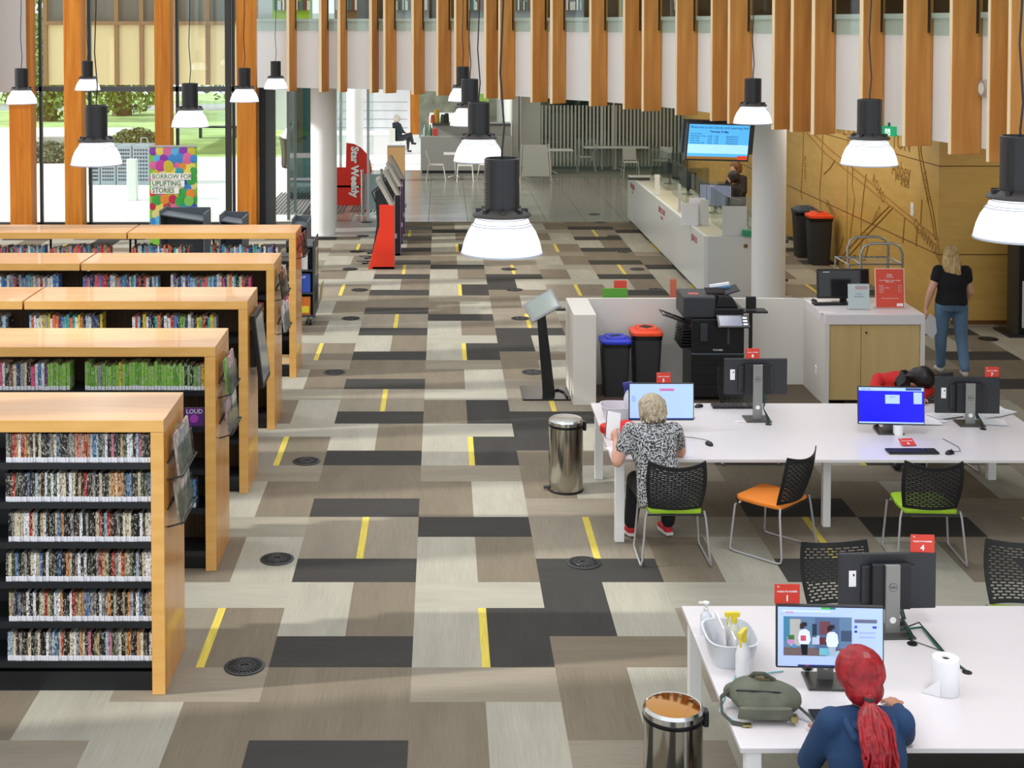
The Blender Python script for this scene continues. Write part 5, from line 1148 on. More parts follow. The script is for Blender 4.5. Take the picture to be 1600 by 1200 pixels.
# ------------------------------------------------------------------ things on the nearest desk
TUB = mat('tub_plastic', 'd6d9de', .3); 
def open_tub(px, py, w, d, h, lb, m, inner):
    x, y, z = onT(px, py); r = thing('plastic_tub', (x, y, z), lb, 'tub')
    def rs(z0, k, s): return ((0, 0, z0), w/2*k-s, d/2*k-s, None)
    MB().loft([rs(0, .78, 0), rs(h*.5, .9, 0), rs(h, 1, 0), rs(h+.001, 1.04, 0), rs(h+.001, 1.0, .006), rs(h*.5, .9, .006), rs(.008, .78, .006)], 32, pw=3.4).build('tub', m, r, smooth=True)
    return r
t = open_tub(1140, 1027, .30, .40, .15, 'pale grey plastic tub with papers and a yellow trigger on the nearest desk', TUB, 0)
x0, y0, z0 = t.location
r = thing('tissue_sheets', (x0-.02, y0-.0, z0+.012), 'folded white sheets standing in the pale grey tub', 'paper'); B(-.02, -.012, -.13, .13, 0, .22, R=Matrix.Rotation(-.12, 3, 'Y')).build('sheet', PAPER, r); B(.01, .02, -.12, .12, 0, .15, R=Matrix.Rotation(.1, 3, 'Y')).build('sheet', PAPER, r)
def spray(loc, c_head, c_body, lb, s=1.0, rz=0):
    r = thing('spray_bottle', loc, lb, 'bottle', rz); MB().lathe([(.04*s, 0), (.042*s, .02*s), (.042*s, .13*s), (.03*s, .17*s), (.015*s, .2*s), (.015*s, .22*s)], n=24).build('bottle', c_body, r, smooth=True)
    MB().lathe([(.019*s, .2*s), (.019*s, .235*s)], n=20).build('collar', c_head, r, smooth=True); g = MB().bx(-.06*s, .035*s, -.011*s, .011*s, .235*s, .265*s); g.tube([(-.03*s, 0, .24*s), (-.045*s, 0, .21*s), (-.04*s, 0, .18*s)], .006*s); g.build('trigger_head', c_head, r, bevel=.003); B(-.043*s, .043*s, -.0425*s, -.04*s, .05*s, .1*s).build('label', PAPER, r); return r
YEL = mat('trigger_yellow', 'e8d23c', .4); WB = mat('bottle_white', 'e6e6e8', .3); PUR = mat('trigger_blue', '3a3aa0', .4); CLR = mat('bottle_clear', 'd8dee8', .15)
x, y, z = onT(1161, 1058); spray((x, y, z), YEL, WB, 'white spray bottle with yellow collar beside the pale grey tub', 1.05, 1.0)
spray((x0+.03, y0+.02, z0+.012), YEL, mat('bottle_yellow', 'd9d9c8', .3), 'spray bottle with yellow trigger standing inside the pale grey tub', .95)
x, y, z = onT(1103, 990); r = thing('hand_gel_bottle', (x, y, z), 'clear hand gel pump bottle at the corner of the nearest desk', 'bottle'); MB().lathe([(.033, 0), (.036, .01), (.036, .11), (.02, .135), (.014, .14)], n=24).build('bottle', CLR, r, smooth=True); MB().lathe([(.016, .14), (.016, .16), (.006, .162), (.006, .185), (.02, .187), (.02, .197), (0, .199)], n=20).build('pump', WB, r, smooth=True); B(-.045, 0, -.008, .008, .187, .197).build('nozzle', WB, r); B(-.026, .026, -.037, -.033, .02, .09).build('label', mat('label_grey', 'c9ccd0', .5), r)
x, y, z = onT(1477, 1082); r = thing('paper_towel_roll', (x, y, z), 'standing white paper towel roll on the nearest desk', 'paper roll'); MB().lathe([(.022, 0), (.072, 0), (.075, .006), (.075, .194), (.072, .2), (.024, .2), (.022, .196), (.022, 0)], n=40).build('roll', PAPER, r, smooth=True); MB().lathe([(.0, .19), (.021, .19)], n=24).build('core_hole', mat('core_brown', '6b4a38', .8), r)
MB().add([(-.07, .03, .001), (-.14, .0, .001), (-.05, -.06, .001), (-.07, .03, .19), (-.076, 0, .02), (-.05, -.056, .1)], [(0, 1, 2), (0, 4, 1), (1, 4, 5), (1, 5, 2)]).build('loose_sheet', PAPER, r)
# backpack
x, y, z = onT(1194, 1112); r = thing('backpack', (x, y, z), 'olive green backpack lying beside the red haired person', 'backpack', -.03); OL = mat('canvas_olive', '66695a', .85, noise=(9, .25, (1, 1, 1)), bump=(90, .35)); OL2 = mat('canvas_dark', '4b4e42', .85); BR = mat('brass', 'a89a68', .3, .9)
g = MB().ell((0, 0, .085), (.19, .13, .085)); g.ell((-.07, .02, .10), (.12, .11, .075)); g.ell((.08, -.02, .085), (.12, .11, .075)); g.ell((0, -.08, .07), (.16, .06, .055)); g.ell((-.13, .09, .07), (.08, .05, .05)); blob(g, 'bag', OL, r, .01, 5)
MB().tube([(-.16, -.04, .135), (-.08, -.075, .15), (.05, -.085, .148), (.15, -.06, .13)], .0045, 6).build('zip', BLACKP, r)
MB().loft([((-.02, -.135, .03), .15, .02, None), ((-.02, -.145, .09), .14, .02, None)], pw=4).build('front_pocket', OL, r, smooth=True)
g = MB().tube([(-.07, .05, .165), (-.05, .03, .195), (.0, .02, .2), (.06, .02, .165)], .012, 8); g.build('grab_handle', OL2, r)
B(-.05, .03, .0, .05, .172, .18, R=Matrix.Rotation(-.2, 3, 'Z')).build('flap_patch', mat('patch_gold', '8a7a58', .3, .6), r)
g = MB(); 
for off in (-.012, .0, .012): g.tube([(-.17, .06+off, .1), (-.23, .03+off, .06), (-.24, -.06+off, .02), (-.2, -.14+off, .008), (-.12, -.17+off, .006)], .006, 6)
g.build('shoulder_strap', OL2, r)
g = MB()
for off in (-.01, .004): g.tube([(.17, -.05+off, .06), (.22, -.1+off, .03), (.25, -.16+off, .006)], .006, 6)
g.build('shoulder_strap', OL2, r)
B(-.15, -.10, -.185, -.15, .003, .014).build('buckle', BR, r, bevel=.003); B(.11, .15, -.165, -.12, .02, .05).build('buckle', BR, r, bevel=.003)
# cables on the nearest desk
def P3(px, py, dz=.006): p = onz(px, py, TZ); return (p.x, p.y, TZ+dz)
tag(MB().tube([P3(1224, 1050), P3(1190, 1054), P3(1150, 1056), P3(1128, 1100), P3(1124, 1113), P3(1150, 1130)] + [ony(1170, 1160, 7.26), ony(1190, 1200, 7.22), ony(1215, 1260, 7.2)], .004, 6).build('network_cable', mat('cable_cyan', '8fd0d8', .4), smooth=True), 'pale blue cable running over the nearest desk and its front edge', 'cable')
tag(MB().tube([(m4[0].location.x+.06, 8.5, TZ+.03), P3(1440, 985, .02), P3(1462, 1010, .01), P3(1490, 1035, .008), P3(1510, 1050, .006)], .007, 8).build('cable_bundle', MATS['cable_green']), 'green and black cable bundle running to the desk grommet past the towel roll', 'cable')
tag(MB().tube([(m4[0].location.x+.075, 8.5, TZ+.04), P3(1436, 980, .03), P3(1464, 1009, .015), P3(1487, 1036, .012), P3(1509, 1050, .006)], .005, 8).build('power_cable', BLACKP), 'black power cable tied to the green cable bundle', 'cable')
x, y, z = onT(1511, 1051); tag(MB().cyl((x, y, z-.001), (x, y, z+.003), .028, n=24).build('desk_grommet', BLACKP), 'black round cable grommet beyond the towel roll', 'grommet')
# things on the middle desk
t = open_tub(963, 652, .30, .30, .12, 'clear plastic tub holding sheets at the corner of the middle desk', mat('tub_clear', 'd9d9e2', .2), 0)
tag(MB().ell((t.location.x, t.location.y, TZ+.04), (.1, .1, .03)).build('red_cloth_ball', mat('cloth_red', 'c0343a', .8), smooth=True), 'red cloth bundled inside the clear plastic tub', 'cloth')
x, y, z = onT(980, 648); spray((x+.02, y+.05, z), PUR, CLR, 'clear spray bottle with blue trigger behind the plastic tub', 1.15, .6)
r = thing('red_bag', onT(972, 682), 'red white and navy cloth bag on the middle desk by the woman', 'bag'); g = MB()
rb = random.Random(5)
for k in range(9): g.ell((rb.uniform(-.14, .15), rb.uniform(-.06, .1), rb.uniform(.03, .09)), (rb.uniform(.05, .09), rb.uniform(.04, .07), rb.uniform(.03, .06)))
blob(g, 'bag_body', mat('bag_red', 'd8281e', .7, bump=(14, .4)), r, .01, 3); MB().ell((.06, -.03, .1), (.045, .03, .04)).build('white_patch', PAPER, r, smooth=True); MB().ell((.06, -.085, .05), (.06, .04, .03)).build('navy_patch', mat('navy_cloth', '232a5a', .7), r, smooth=True)
x, y, z = onT(1388, 687); tag(MB().cyl((x+.14, y+.16, z-.0), (x+.14, y+.16, z+.09), .045, n=28).build('paper_cup', WHITE, smooth=True), 'white cup standing behind the blue screen monitor', 'cup')
PS = [(1405, 655, .1), (1430, 652, -.15), (1450, 657, .2), (1525, 650, .3), (1545, 660, -.2), (1560, 645, .6), (1440, 660, -.05), (1475, 650, .4)]
for i, (px, py, a) in enumerate(PS):
    x, y, z = onT(px, py)
    if px < 1460: x = max(x, 4.55)
    r = thing('paper_sheet', (x, y, TZ+.001+.0016*i), 'printed paper sheet in the spread near the person in red, %s' % ('under the blue screen corner', 'middle of the stack', 'front of the stack', 'beside monitor seven base', 'at the far desk corner', 'by the desk end edge', 'lowest in the stack front', 'under monitor seven')[i], 'paper', a, 'papers spread around monitor seven')
    B(-.15, .15, -.105, .105, 0, .0014).build('sheet', PAPER, r); g = MB()
    for k in range(6): g.bx(-.12, .12-.03*(k % 3), -.08+.028*k, -.076+.028*k, .0014, .0017)
    g.build('print', mat('print_grey', '8d8d98', .8), r)

# ------------------------------------------------------------------ people
SKIN = mat('skin', 'd29a80', .55, noise=(12, .06, (1, 1, 1))); SKIN2 = mat('skin_fair', 'd9a48c', .55); SKIN3 = mat('skin_warm', 'b9805f', .55)
def lerp(a, b, t): return Vector(a)*(1-t)+Vector(b)*t
def hand(g, wrist, d, up, side, curl=.5, s=1.0, spread=.0):
    """palm, four unequal fingers bent twice, thumb from the side of the palm"""
    d = Vector(d).normalized(); up = (Vector(up)-d*Vector(up).dot(d)).normalized(); w = d.cross(up)*side; wr = Vector(wrist)
    for k in range(4): q = wr+d*(.015+.018*k)*s; g.ell(q, (.02*s,)*3, n=10, k=6)
    for k in range(4):
        base = wr+d*(.078-.004*abs(k-1.2))*s+w*((k-1.5)*.020*s)
        g.cap2(wr+d*.02*s+w*((k-1.5)*.014*s), .014*s, base, .0105*s)
        L = (.072, .080, .074, .058)[k]*s; a1 = curl*.7; a2 = curl*1.6
        d1 = (d*math.cos(a1)-up*math.sin(a1)+w*(k-1.5)*.06).normalized(); d2 = (d*math.cos(a2)-up*math.sin(a2)).normalized()
        m1_ = base+d1*L*.5; g.cap2(base, .0100*s, m1_, .0088*s); g.cap2(m1_, .0088*s, m1_+d2*L*.5, .0072*s)
    tb = wr+d*.025*s-w*.028*s; t1 = tb+(d*.6-w*.75-up*.25).normalized()*.036*s; t2 = t1+(d*.95-w*.2-up*.3).normalized()*.03*s
    g.cap2(wr+d*.012*s-w*.01*s, .016*s, tb, .0135*s); g.cap2(tb, .0135*s, t1, .011*s); g.cap2(t1, .011*s, t2, .009*s)
def head(g, c, R, s=1.0):
    c = Vector(c); P_ = lambda x, y, z: c+R @ Vector((x*s, y*s, z*s))
    g.ell(P_(0, -.01, .025), (.075*s, .095*s, .09*s), R); g.ell(P_(0, .02, -.03), (.062*s, .075*s, .08*s), R); g.ell(P_(0, .045, -.085), (.035*s, .035*s, .03*s), R)
    g.cap2(P_(0, .088, .01), .010*s, P_(0, .108, -.025), .014*s); g.ell(P_(0, .085, -.062), (.026*s, .014*s, .009*s), R)
    for sx in (-1, 1): g.ell(P_(sx*.077, .0, -.01), (.012*s, .022*s, .033*s), R); g.ell(P_(sx*.03, .08, .028), (.022*s, .014*s, .008*s), R); g.ell(P_(sx*.035, .07, -.02), (.022*s, .02*s, .02*s), R)
EYE = mat('eye_white', 'e6e2dc', .3); IRIS = mat('iris_dark', '2c2018', .2); LIP = mat('lip', 'a85a50', .5)
def face(par, c, R, s=1.0):
    c = Vector(c); P_ = lambda x, y, z: c+R @ Vector((x*s, y*s, z*s))
    g = MB()
    for sx in (-1, 1): g.ell(P_(sx*.03, .083, .008), (.013*s, .008*s, .008*s), R, 0, 12, 8); g.ell(P_(sx*.03, .0895, .008), (.006*s, .004*s, .006*s), R, 1, 10, 6)
    g.build('eyes', [EYE, IRIS], par, smooth=True)
    g = MB(); g.ell(P_(0, .099, -.062), (.024*s, .006*s, .007*s), R); g.build('lips', LIP, par, smooth=True)
def person(loc, rz, lb, j, skin=SKIN, top=None, sleeve=.45, trousers=None, shoes=None, hairf=None, fat=1.0, hs=1.0, hands=(.5, .5), topvox=.012, shoe_sole=None, hem=None, up=(0, 0, 1)):
    """j: pelvis, chest, neck, head, hR (rotation), sh, el, wr, hd (hand direction), hip, kn, an, toe; each of the last as (left, right)"""
    r = thing('person', loc, lb, 'person', rz); V_ = lambda k: [Vector(q) for q in j[k]]
    pe, ch, nk, hd = (Vector(j[k]) for k in ('pelvis', 'chest', 'neck', 'head')); R = j.get('R', Matrix.Identity(3))
    sh, el, wr, hp, kn, an, toe = (V_(k) for k in ('sh', 'el', 'wr', 'hip', 'kn', 'an', 'toe'))
    ax = (ch-pe).normalized(); Rt = Vector((0, 0, 1)).rotation_difference(ax).to_matrix()
    def torso(g, e):
        mid = lerp(pe, ch, .5)
        g.loft([(pe-ax*.09, .13*fat+e, .10*fat+e, Rt), (pe, .172*fat+e, .125*fat+e, Rt), (lerp(pe, ch, .3), .155*fat+e, .115*fat+e, Rt), (mid, .145*fat+e, .108*fat+e, Rt), (lerp(pe, ch, .8), .165*fat+e, .115*fat+e, Rt), (ch+ax*.06, .17+e, .10*fat+e, Rt), (lerp(ch, nk, .75), .085+e, .07+e, Rt)], 24, pw=2.3)
        for s_ in (0, 1): g.cap2(lerp(ch, nk, .55), .065+e, sh[s_], .055+e)
    g = MB(); torso(g, 0); g.cap2(lerp(ch, nk, .5), .062, nk, .056); g.cap2(nk, .055, lerp(nk, hd, .75), .052); head(g, hd, R, hs)
    for s_ in (0, 1):
        g.cap2(sh[s_], .052*fat, el[s_], .041*fat); g.cap2(el[s_], .041*fat, lerp(el[s_], wr[s_], .3), .040*fat); g.cap2(lerp(el[s_], wr[s_], .3), .040*fat, wr[s_], .026)
        g.cap2(hp[s_], .088*fat, kn[s_], .058*fat); g.cap2(kn[s_], .056*fat, lerp(kn[s_], an[s_], .35), .055*fat); g.cap2(lerp(kn[s_], an[s_], .35), .053*fat, an[s_], .038); g.cap2(an[s_], .036, toe[s_], .028)
        hand(g, wr[s_], j['hd'][s_], j['hu'][s_], (1, -1)[s_], hands[s_])
    blob(g, 'body', skin, r, .0085, 3); face(r, hd, R, hs)
    if top:
        g = MB(); torso(g, .014)
        for s_ in (0, 1):
            if sleeve <= 1: q = lerp(sh[s_], el[s_], sleeve*1.0); g.cap2(sh[s_], .066*fat+.008, q, .056*fat+.008)
            else: g.cap2(sh[s_], .062*fat+.006, el[s_], .052*fat+.006); q = lerp(el[s_], wr[s_], sleeve-1); g.cap2(el[s_], .052*fat+.006, q, .038)
        if hem: g.loft([(pe-ax*hem, .185*fat+.014, .14*fat+.014, Rt), (pe, .178*fat+.014, .13*fat+.014, Rt)], 24)
        blob(g, 'top', top, r, topvox, 4)
    if trousers:
        g = MB(); g.loft([(pe-ax*.1, .15*fat+.01, .12*fat+.01, Rt), (pe+ax*.0, .176*fat+.006, .13*fat+.006, Rt), (pe+ax*.08, .165*fat+.006, .12*fat+.006, Rt)], 24)
        for s_ in (0, 1): g.cap2(hp[s_], .10*fat, kn[s_], .07*fat); g.cap2(kn[s_], .07*fat, lerp(kn[s_], an[s_], .92), .062)
        blob(g, 'trousers', trousers, r, .012, 4)
    if shoes:
        for s_ in (0, 1):
            g = MB(); d = (toe[s_]-an[s_]); d.z = 0; d.normalize(); f = Vector((an[s_].x, an[s_].y, 0)); zf = an[s_].z-.085
            g.ell(f+d*.0+Vector((0, 0, zf+.045)), (.042, .042, .045)); g.ell(f+d*.13+Vector((0, 0, zf+.035)), (.045, .045, .035)); g.cap2(f+d*.0+Vector((0, 0, zf+.05)), .040, f+d*.12+Vector((0, 0, zf+.035)), .036)
            o = blob(g, 'shoe', shoes, r, .01, 2)
            if shoe_sole: g = MB(); g.prism([tuple((f+d*a_+Vector((-d.y, d.x, 0))*b__).xy) for a_, b__ in ((-.05, -.03), (.02, -.042), (.12, -.047), (.175, -.03), (.185, 0), (.175, .03), (.12, .047), (.02, .042), (-.05, .03))], zf+.001, zf+.022); s2 = g.build('sole', shoe_sole, o)
    if hairf: hairf(r, hd, R)
    return r
def hairmat(name, c, c2, sc=(60, 60, 4)):
    m = wood(name, c, c2, sc, 1.4, .4, .4); N = m.node_tree.nodes; L = m.node_tree.links
    nz = [n for n in N if n.type == 'TEX_NOISE'][0]; bp = N.new('ShaderNodeBump'); bp.inputs['Strength'].default_value = .4; bp.inputs['Distance'].default_value = .003
    L.new(nz.outputs[0], bp.inputs['Height']); L.new(bp.outputs[0], N['Principled BSDF'].inputs['Normal']); return m

# woman with grey hair at the middle desk
def patterned(name):
    m = mat(name, '8a8a8c', .85); N = m.node_tree.nodes; L = m.node_tree.links
    tc = N.new('ShaderNodeTexCoord'); nz = N.new('ShaderNodeTexNoise'); nz.inputs['Scale'].default_value = 75; nz.inputs['Detail'].default_value = 1.5; L.new(tc.outputs['Object'], nz.inputs['Vector'])
    cr = N.new('ShaderNodeValToRGB'); cr.color_ramp.interpolation = 'CONSTANT'; e = cr.color_ramp.elements; e[0].position = 0; e[0].color = (.03, .03, .035, 1); e[1].position = .5; e[1].color = (.5, .5, .5, 1)
    L.new(nz.outputs[0], cr.inputs[0]); L.new(cr.outputs[0], N['Principled BSDF'].inputs['Base Color']); return m
def hair_short(col):
    def f(r, c, R):
        g = MB(); P_ = lambda x, y, z: Vector(c)+R @ Vector((x, y, z)); g.ell(P_(0, -.03, .03), (.118, .115, .115), R); g.ell(P_(0, -.055, -.03), (.112, .085, .085), R)
        rb = random.Random(2)
        for k in range(60):
            a = rb.uniform(0, 2*PI); z = rb.uniform(-.10, .045); rad = .112*math.sqrt(max(.1, 1-(z/.14)**2)); x, y = rad*math.cos(a), -.03+rad*math.sin(a)
            if y > .03 and z < .05: continue
            g.cap2(P_(x*.95, y*.95, z+.03), .017, P_(x*1.03, y*1.03-.0, z-.03), .010)
        blob(g, 'hair', col, r, .007, 5)
    return f
tilt = lambda a, b=0, c=0: Matrix.Rotation(c, 3, 'Z') @ Matrix.Rotation(a, 3, 'X') @ Matrix.Rotation(b, 3, 'Y')
person((1.86, 11.74, 0), 0, 'seated woman with short grey hair and speckled top holding a paper, red shoes', dict(
    pelvis=(.0, -.02, .56), chest=(-.06, .16, .94), neck=(-.05, .23, 1.04), head=(-.04, .29, 1.15), R=tilt(-.45, 0, .15),
    sh=((-.24, .15, 1.0), (.13, .17, 1.0)), el=((-.36, .10, .76), (.22, .32, .78)), wr=((-.34, .34, .87), (.10, .56, .775)),
    hd=((-.25, .7, .75), (-.1, 1, 0)), hu=((-.7, -.5, .2), (0, 0, 1)),
    hip=((-.10, .02, .52), (.10, .02, .52)), kn=((-.16, .42, .50), (.14, .42, .50)), an=((-.20, .42, .10), (.13, .44, .10)), toe=((-.24, .55, .04), (.10, .57, .04))),
    SKIN2, patterned('speckled_fabric'), .52, mat('trousers_black', '17171c', .8), mat('shoe_red', 'cf2430', .6), hair_short(hairmat('hair_grey', 'c8baa0', '8f7f66')), 1.14, 1.0, (.9, .4), .011, mat('sole_white', 'e8e6e2', .6), hem=.12)
r = thing('paper_in_hand', (1.86-.36, 11.74+.46, .96), 'folded white paper with dark edge held by the woman with grey hair', 'paper', .25); R = Matrix.Rotation(-.5, 3, 'X') @ Matrix.Rotation(.25, 3, 'Y')
B(-.06, .07, 0, .002, -.11, .13, R=R).build('sheet', PAPER, r); B(-.06, -.054, -.001, 0, -.11, .13, R=R).build('dark_edge', BLACKP, r)
r = thing('paper_sheet', onT(965, 705)[:2]+(TZ+.002,), 'white sheet lying at the near corner of the middle desk', 'paper', .3); B(-.07, .07, -.12, .12, 0, .002).build('sheet', PAPER, r)

# person with red hair at the nearest desk
HR = hairmat('hair_red', 'aa1c26', '7a1018', (30, 30, 3))
def hair_pony(r, c, R):
    P_ = lambda x, y, z: Vector(c)+R @ Vector((x, y, z)); g = MB(); g.ell(P_(0, -.015, .03), (.126, .12, .122), R); g.ell(P_(0, -.06, -.05), (.10, .08, .085), R)
    rb = random.Random(9)
    for k in range(80):     # combed locks from the crown to the tie
        a = rb.uniform(-1.6, 1.6); x0, z0 = .123*math.sin(a), .03+.118*math.cos(a)
        pts = [P_(x0*.9, .03, z0), P_(x0*1.0, -.06, z0*.8+.0), P_(x0*.55, -.118, z0*.35-.03), P_(x0*.12, -.125, -.075)]
        g.tube([(pts[0]*(1-t)**3 + pts[1]*3*t*(1-t)**2 + pts[2]*3*t*t*(1-t) + pts[3]*t**3)+(pts[1]-Vector(c)).normalized()*.012*math.sin(PI*t) for t in [q/11 for q in range(12)]], .0075, 6)
    blob(g, 'hair', HR, r, .0055, 1)
    g = MB()
    tie = P_(0, -.13, -.085)
    g.ell(tie, (.03, .028, .028))
    for k in range(60):
        a = rb.uniform(0, 6.28); s = rb.uniform(.01, .058); dx, dy = s*math.cos(a), s*math.sin(a)*.6; pts = [tie]; L = rb.uniform(.26, .42); ph = rb.uniform(0, 6)
        for q in range(1, 8): t = q/7; pts.append(tie+Vector((dx*(1+.6*math.sin(3*t)) - .01*t+.008*math.sin(14*t+ph), -.20*min(1, t*2.0)+dy-.01, -L*t+.0)))
        g.tube(pts, [.008, .009, .009, .008, .0075, .0065, .005, .003], 6)
    blob(g, 'ponytail', HR, r, .0055, 1)
    MB().lathe([(.026, -.012), (.032, 0), (.026, .012)], tie, 20).build('hair_tie', BLACKP, r)
NAV = mat('jersey_navy', '1f3f66', .85, noise=(5, .15, (1, 1, 1)), bump=(8, .5))
HX, HY = (1353-PX0)/F*7.0, 6.93
person((HX, HY-.12, 0), 0, 'person with bright red ponytail in navy jumper working at the nearest desk', dict(
    pelvis=(.0, -.06, .53), chest=(-.005, .07, .93), neck=(.0, .12, 1.06), head=(.0, .18, 1.185), R=tilt(-.30),
    sh=((-.175, .06, 1.01), (.165, .06, 1.01)), el=((-.24, .22, .73), (.28, .36, .80)), wr=((-.12, .45, .775), (.36, .68, .785)), hd=((.25, 1, -.05), (-.25, 1, .0)), hu=((0, 0, 1), (0, 0, 1)),
    hip=((-.10, -.02, .50), (.10, -.02, .50)), kn=((-.13, .38, .48), (.13, .38, .48)), an=((-.13, .36, .09), (.13, .36, .09)), toe=((-.13, .5, .04), (.13, .5, .04))),
    SKIN3, NAV, 1.85, mat('trousers_dark', '20222a', .8), mat('shoe_dark', '1d1d20', .6), hair_pony, 1.12, 1.0, (.4, .55), .010, hem=.12)
o = bpy.data.objects['person.001'] if 'person.001' in bpy.data.objects else None
g = MB(); g.tube([(-.085, .10, 1.05), (-.12, .02, 1.03), (-.09, -.06, .99), (0, -.09, .965), (.09, -.06, .99), (.12, .02, 1.03), (.085, .10, 1.05)], .026, 10)
if o: blob(g, 'hood_collar', NAV, o, .01, 4)
cr_ = copy_tree(cgreen); cr_.location = (HX, HY-.12, 0); cr_['label'] = 'chair under the red haired person at the bottom picture edge'

# person in red jacket bent over the middle desk
def hair_long_dark(r, c, R):
    P_ = lambda x, y, z: Vector(c)+R @ Vector((x, y, z)); g = MB(); g.ell(P_(0, -.02, .03), (.108, .12, .12), R); g.ell(P_(.02, -.06, -.03), (.11, .09, .09), R)
    rb = random.Random(4)
    for k in range(50):
        a = rb.uniform(-1.2, 1.2); g.cap2(P_(.08*math.sin(a), -.03, .03+.08*math.cos(a)*.5), .02, P_(.11+.05*rb.random(), -.08, -.07), .018)
        q = P_(.11+.05*rb.random(), -.08+rb.uniform(-.05, .05), -.07); g.cap2(q, .02, q+Vector((.08*rb.random()+.01, -.02+.05*rb.random(), -.05-.07*rb.random())), .012)
    blob(g, 'hair', hairmat('hair_dark', '1c1216', '0c080a'), r, .007, 2)
RJ = mat('jacket_red', 'c81f1c', .8, bump=(9, .5))
person((4.72, 14.45, 0), PI, 'person in red jacket with dark hair bent low over the middle desk', dict(
    pelvis=(.0, -.10, .53), chest=(.06, .17, .80), neck=(.00, .30, .86), head=(-.14, .42, .90), R=tilt(-1.0, .0, .25),
    sh=((-.15, .20, .86), (.22, .14, .84)), el=((-.20, .42, .80), (.33, .36, .79)), wr=((-.05, .62, .775), (.12, .55, .775)), hd=((.3, 1, 0), (-.6, .8, 0)), hu=((0, 0, 1), (0, 0, 1)),
    hip=((-.1, -.04, .5), (.1, -.04, .5)), kn=((-.13, .36, .48), (.13, .36, .48)), an=((-.13, .34, .09), (.13, .34, .09)), toe=((-.13, .48, .04), (.13, .48, .04))),
    SKIN, RJ, 1.8, MATS['trousers_black'], MATS['shoe_dark'], hair_long_dark, 1.05, 1.0, (.5, .5), .011)

# walking woman with blonde hair
def hair_blonde(r, c, R):
    P_ = lambda x, y, z: Vector(c)+R @ Vector((x, y, z)); g = MB(); g.ell(P_(0, -.02, .03), (.094, .11, .108), R); rb = random.Random(6)
    for k in range(40):
        a = rb.uniform(-1.5, 1.5); x = .08*math.sin(a); L = rb.uniform(.28, .40); b0 = P_(x, -.05-.035*math.cos(a), .02)
        pts = [b0]+[b0+Vector((x*.35*t+.01*math.sin(5*t+k), -.035*math.sin(t*2.2)-.01, -L*t)) for t in (.2, .4, .6, .8, 1)]
        g.tube(pts, [.02, .02, .019, .016, .012, .006], 7)
    blob(g, 'hair', hairmat('hair_blonde', 'd9bd84', '8a6c3c'), r, .008, 2)
JE = mat('denim', '5f7d99', .85, noise=(4, .45, (1, 1, .35)), bump=(16, .6))
w_ = onz(1490, 590); WX, WY = (1487-PX0)/F*17.9, 17.8
person((WX, WY, 0), -.1, 'blonde woman in black t-shirt and blue jeans walking away behind the counter', dict(
    pelvis=(.0, .0, .95), chest=(.0, -.01, 1.27), neck=(.0, .0, 1.42), head=(.0, .015, 1.545), R=tilt(.02, 0, -.35),
    sh=((-.165, -.02, 1.35), (.165, -.02, 1.35)), el=((-.27, -.06, 1.10), (.235, .02, 1.09)), wr=((-.32, -.02, .87), (.22, .17, .92)), hd=((-.12, .1, -1), (0, .5, -.9)), hu=((-1, 0, 0), (1, 0, 0)),
    hip=((-.10, .0, .90), (.10, .0, .90)), kn=((-.11, .06, .50), (.13, .0, .50)), an=((-.10, .10, .10), (.15, -.12, .10)), toe=((-.11, .24, .04), (.16, .02, .04))),
    SKIN2, mat('tshirt_black', '15151a', .9), .38, JE, mat('shoe_pale', 'd0ccc4', .6), hair_blonde, 1.1, 1.0, (.9, .5), .010)
r = thing('paper_sheet', (WX-.30, WY-.02, .72), 'white paper carried low in the hand of the blonde woman', 'paper', .3); B(-.03, .20, 0, .002, -.16, .08, R=Matrix.Rotation(.6, 3, 'Y')).build('sheet', PAPER, r)

# staff behind the help desk
person((5.62, 26.6, 0), 1.1, 'staff member with dark hair and black jacket behind the help desk', dict(
    pelvis=(0, 0, .98), chest=(0, .03, 1.32), neck=(0, .05, 1.46), head=(0, .08, 1.585), R=tilt(-.15), sh=((-.18, .02, 1.39), (.18, .02, 1.39)), el=((-.25, .08, 1.13), (.25, .08, 1.13)), wr=((-.16, .3, 1.08), (.16, .3, 1.08)), hd=((.2, 1, 0), (-.2, 1, 0)), hu=((0, 0, 1), (0, 0, 1)),
    hip=((-.1, 0, .93), (.1, 0, .93)), kn=((-.11, .02, .5), (.11, .02, .5)), an=((-.11, 0, .1), (.11, 0, .1)), toe=((-.12, .14, .04), (.12, .14, .04))), SKIN, mat('jacket_black', '17181c', .85), 1.85, MATS['trousers_black'], MATS['shoe_dark'], hair_short(hairmat('hair_darkbrown', '2a1c16', '120c0a')), 1.0, topvox=.014)
person((6.02, 28.4, 0), 2.2, 'second staff member with brown hair behind the one in black jacket', dict(
    pelvis=(0, 0, .98), chest=(0, .03, 1.32), neck=(0, .05, 1.46), head=(0, .08, 1.60), R=tilt(-.1), sh=((-.18, .02, 1.39), (.18, .02, 1.39)), el=((-.25, .08, 1.13), (.25, .08, 1.13)), wr=((-.16, .3, 1.08), (.16, .3, 1.08)), hd=((.2, 1, 0), (-.2, 1, 0)), hu=((0, 0, 1), (0, 0, 1)),
    hip=((-.1, 0, .93), (.1, 0, .93)), kn=((-.11, .02, .5), (.11, .02, .5)), an=((-.11, 0, .1), (.11, 0, .1)), toe=((-.12, .14, .04), (.12, .14, .04))), SKIN, mat('jumper_dark', '2b2422', .85), 1.85, MATS['trousers_black'], MATS['shoe_dark'], hair_short(hairmat('hair_brown', '8a5a34', '4a2c18')), 1.0, topvox=.014)
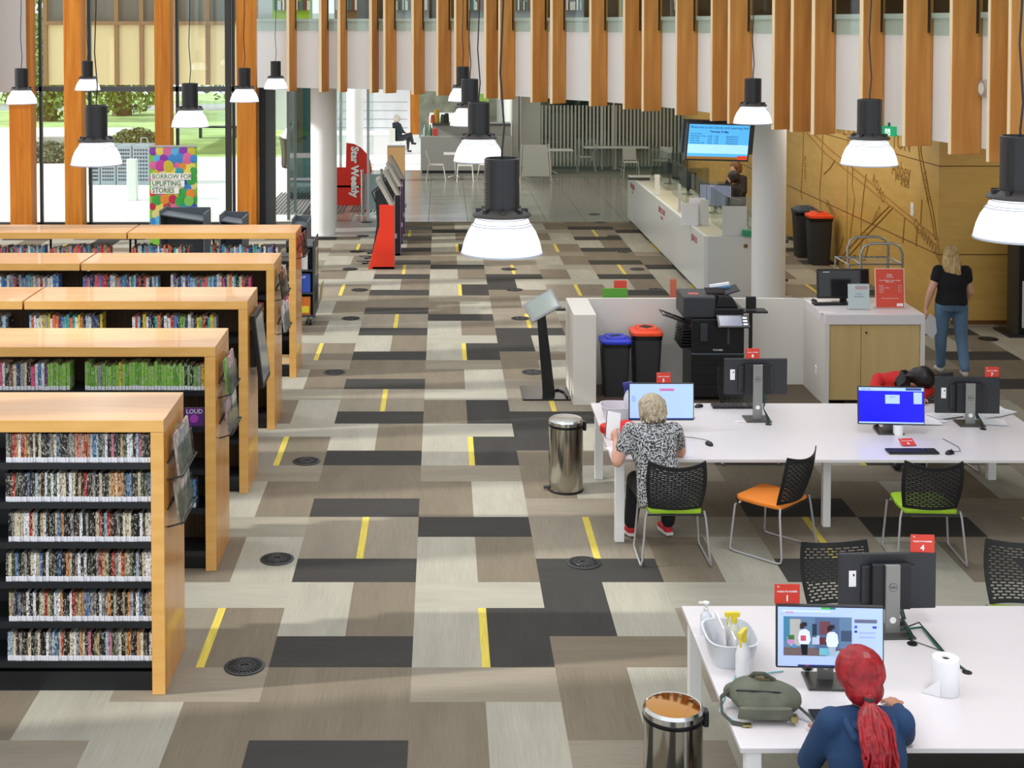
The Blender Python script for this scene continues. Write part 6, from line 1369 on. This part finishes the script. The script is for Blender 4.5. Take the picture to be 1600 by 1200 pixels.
# seated man at the cafe
MX_, MY_ = (622-PX0)/F*49.0, 49.0
person((MX_, MY_, 0), -PI/2+.5, 'seated person in dark clothes with legs crossed at the bright cafe', dict(
    pelvis=(0, 0, .56), chest=(0, -.06, .95), neck=(0, -.05, 1.1), head=(0, -.02, 1.24), R=tilt(.1), sh=((-.19, -.06, 1.02), (.19, -.06, 1.02)), el=((-.24, .05, .78), (.24, .05, .78)), wr=((-.06, .25, .72), (.08, .25, .72)), hd=((.3, 1, 0), (-.3, 1, 0)), hu=((0, 0, 1), (0, 0, 1)),
    hip=((-.1, .03, .52), (.1, .03, .52)), kn=((-.12, .45, .55), (.06, .44, .66)), an=((-.12, .42, .1), (-.12, .62, .36)), toe=((-.12, .56, .04), (-.14, .74, .28))), SKIN, mat('jacket_teal_black', '1c2a30', .85), 1.75, mat('trousers_slate', '2a3038', .85), MATS['shoe_dark'], hair_short(hairmat('hair_white', 'd8d0c4', 'a89c8c')), 1.08, topvox=.014)
r = thing('cafe_chair', (MX_, MY_, 0), 'white chair under the seated person at the bright cafe', 'chair', -PI/2+.5); CP_ = MATS['cafe_plastic']
B(-.22, .22, -.2, .22, .42, .45).build('seat', CP_, r); B(-.2, .2, -.25, -.22, .45, .9).build('backrest', CP_, r)
for sx in (-.2, .2):
    for sy in (-.2, .2): MB().tube([(sx, sy, .42), (sx*1.15, sy*1.2, 0)], .013).build('leg', CP_, r)
# person in white outside the entrance
person(((443-PX0)/F*44, 44, -.02), -1.2, 'person in white shirt bending over a table outside the glass doors', dict(
    pelvis=(0, 0, .95), chest=(0, .22, 1.22), neck=(0, .33, 1.30), head=(0, .43, 1.38), R=tilt(-.5), sh=((-.18, .24, 1.28), (.18, .24, 1.28)), el=((-.22, .38, 1.02), (.22, .38, 1.02)), wr=((-.15, .6, .95), (.15, .6, .95)), hd=((.1, 1, -.1), (-.1, 1, -.1)), hu=((0, 0, 1), (0, 0, 1)),
    hip=((-.1, 0, .9), (.1, 0, .9)), kn=((-.11, .02, .5), (.11, .02, .5)), an=((-.11, 0, .1), (.11, 0, .1)), toe=((-.12, .14, .04), (.12, .14, .04))), SKIN, mat('shirt_white', 'f0f0f0', .8), 1.6, mat('trousers_khaki', '4c4a3a', .85), MATS['shoe_dark'], hair_short(MATS['hair_white']), 1.0, topvox=.014)
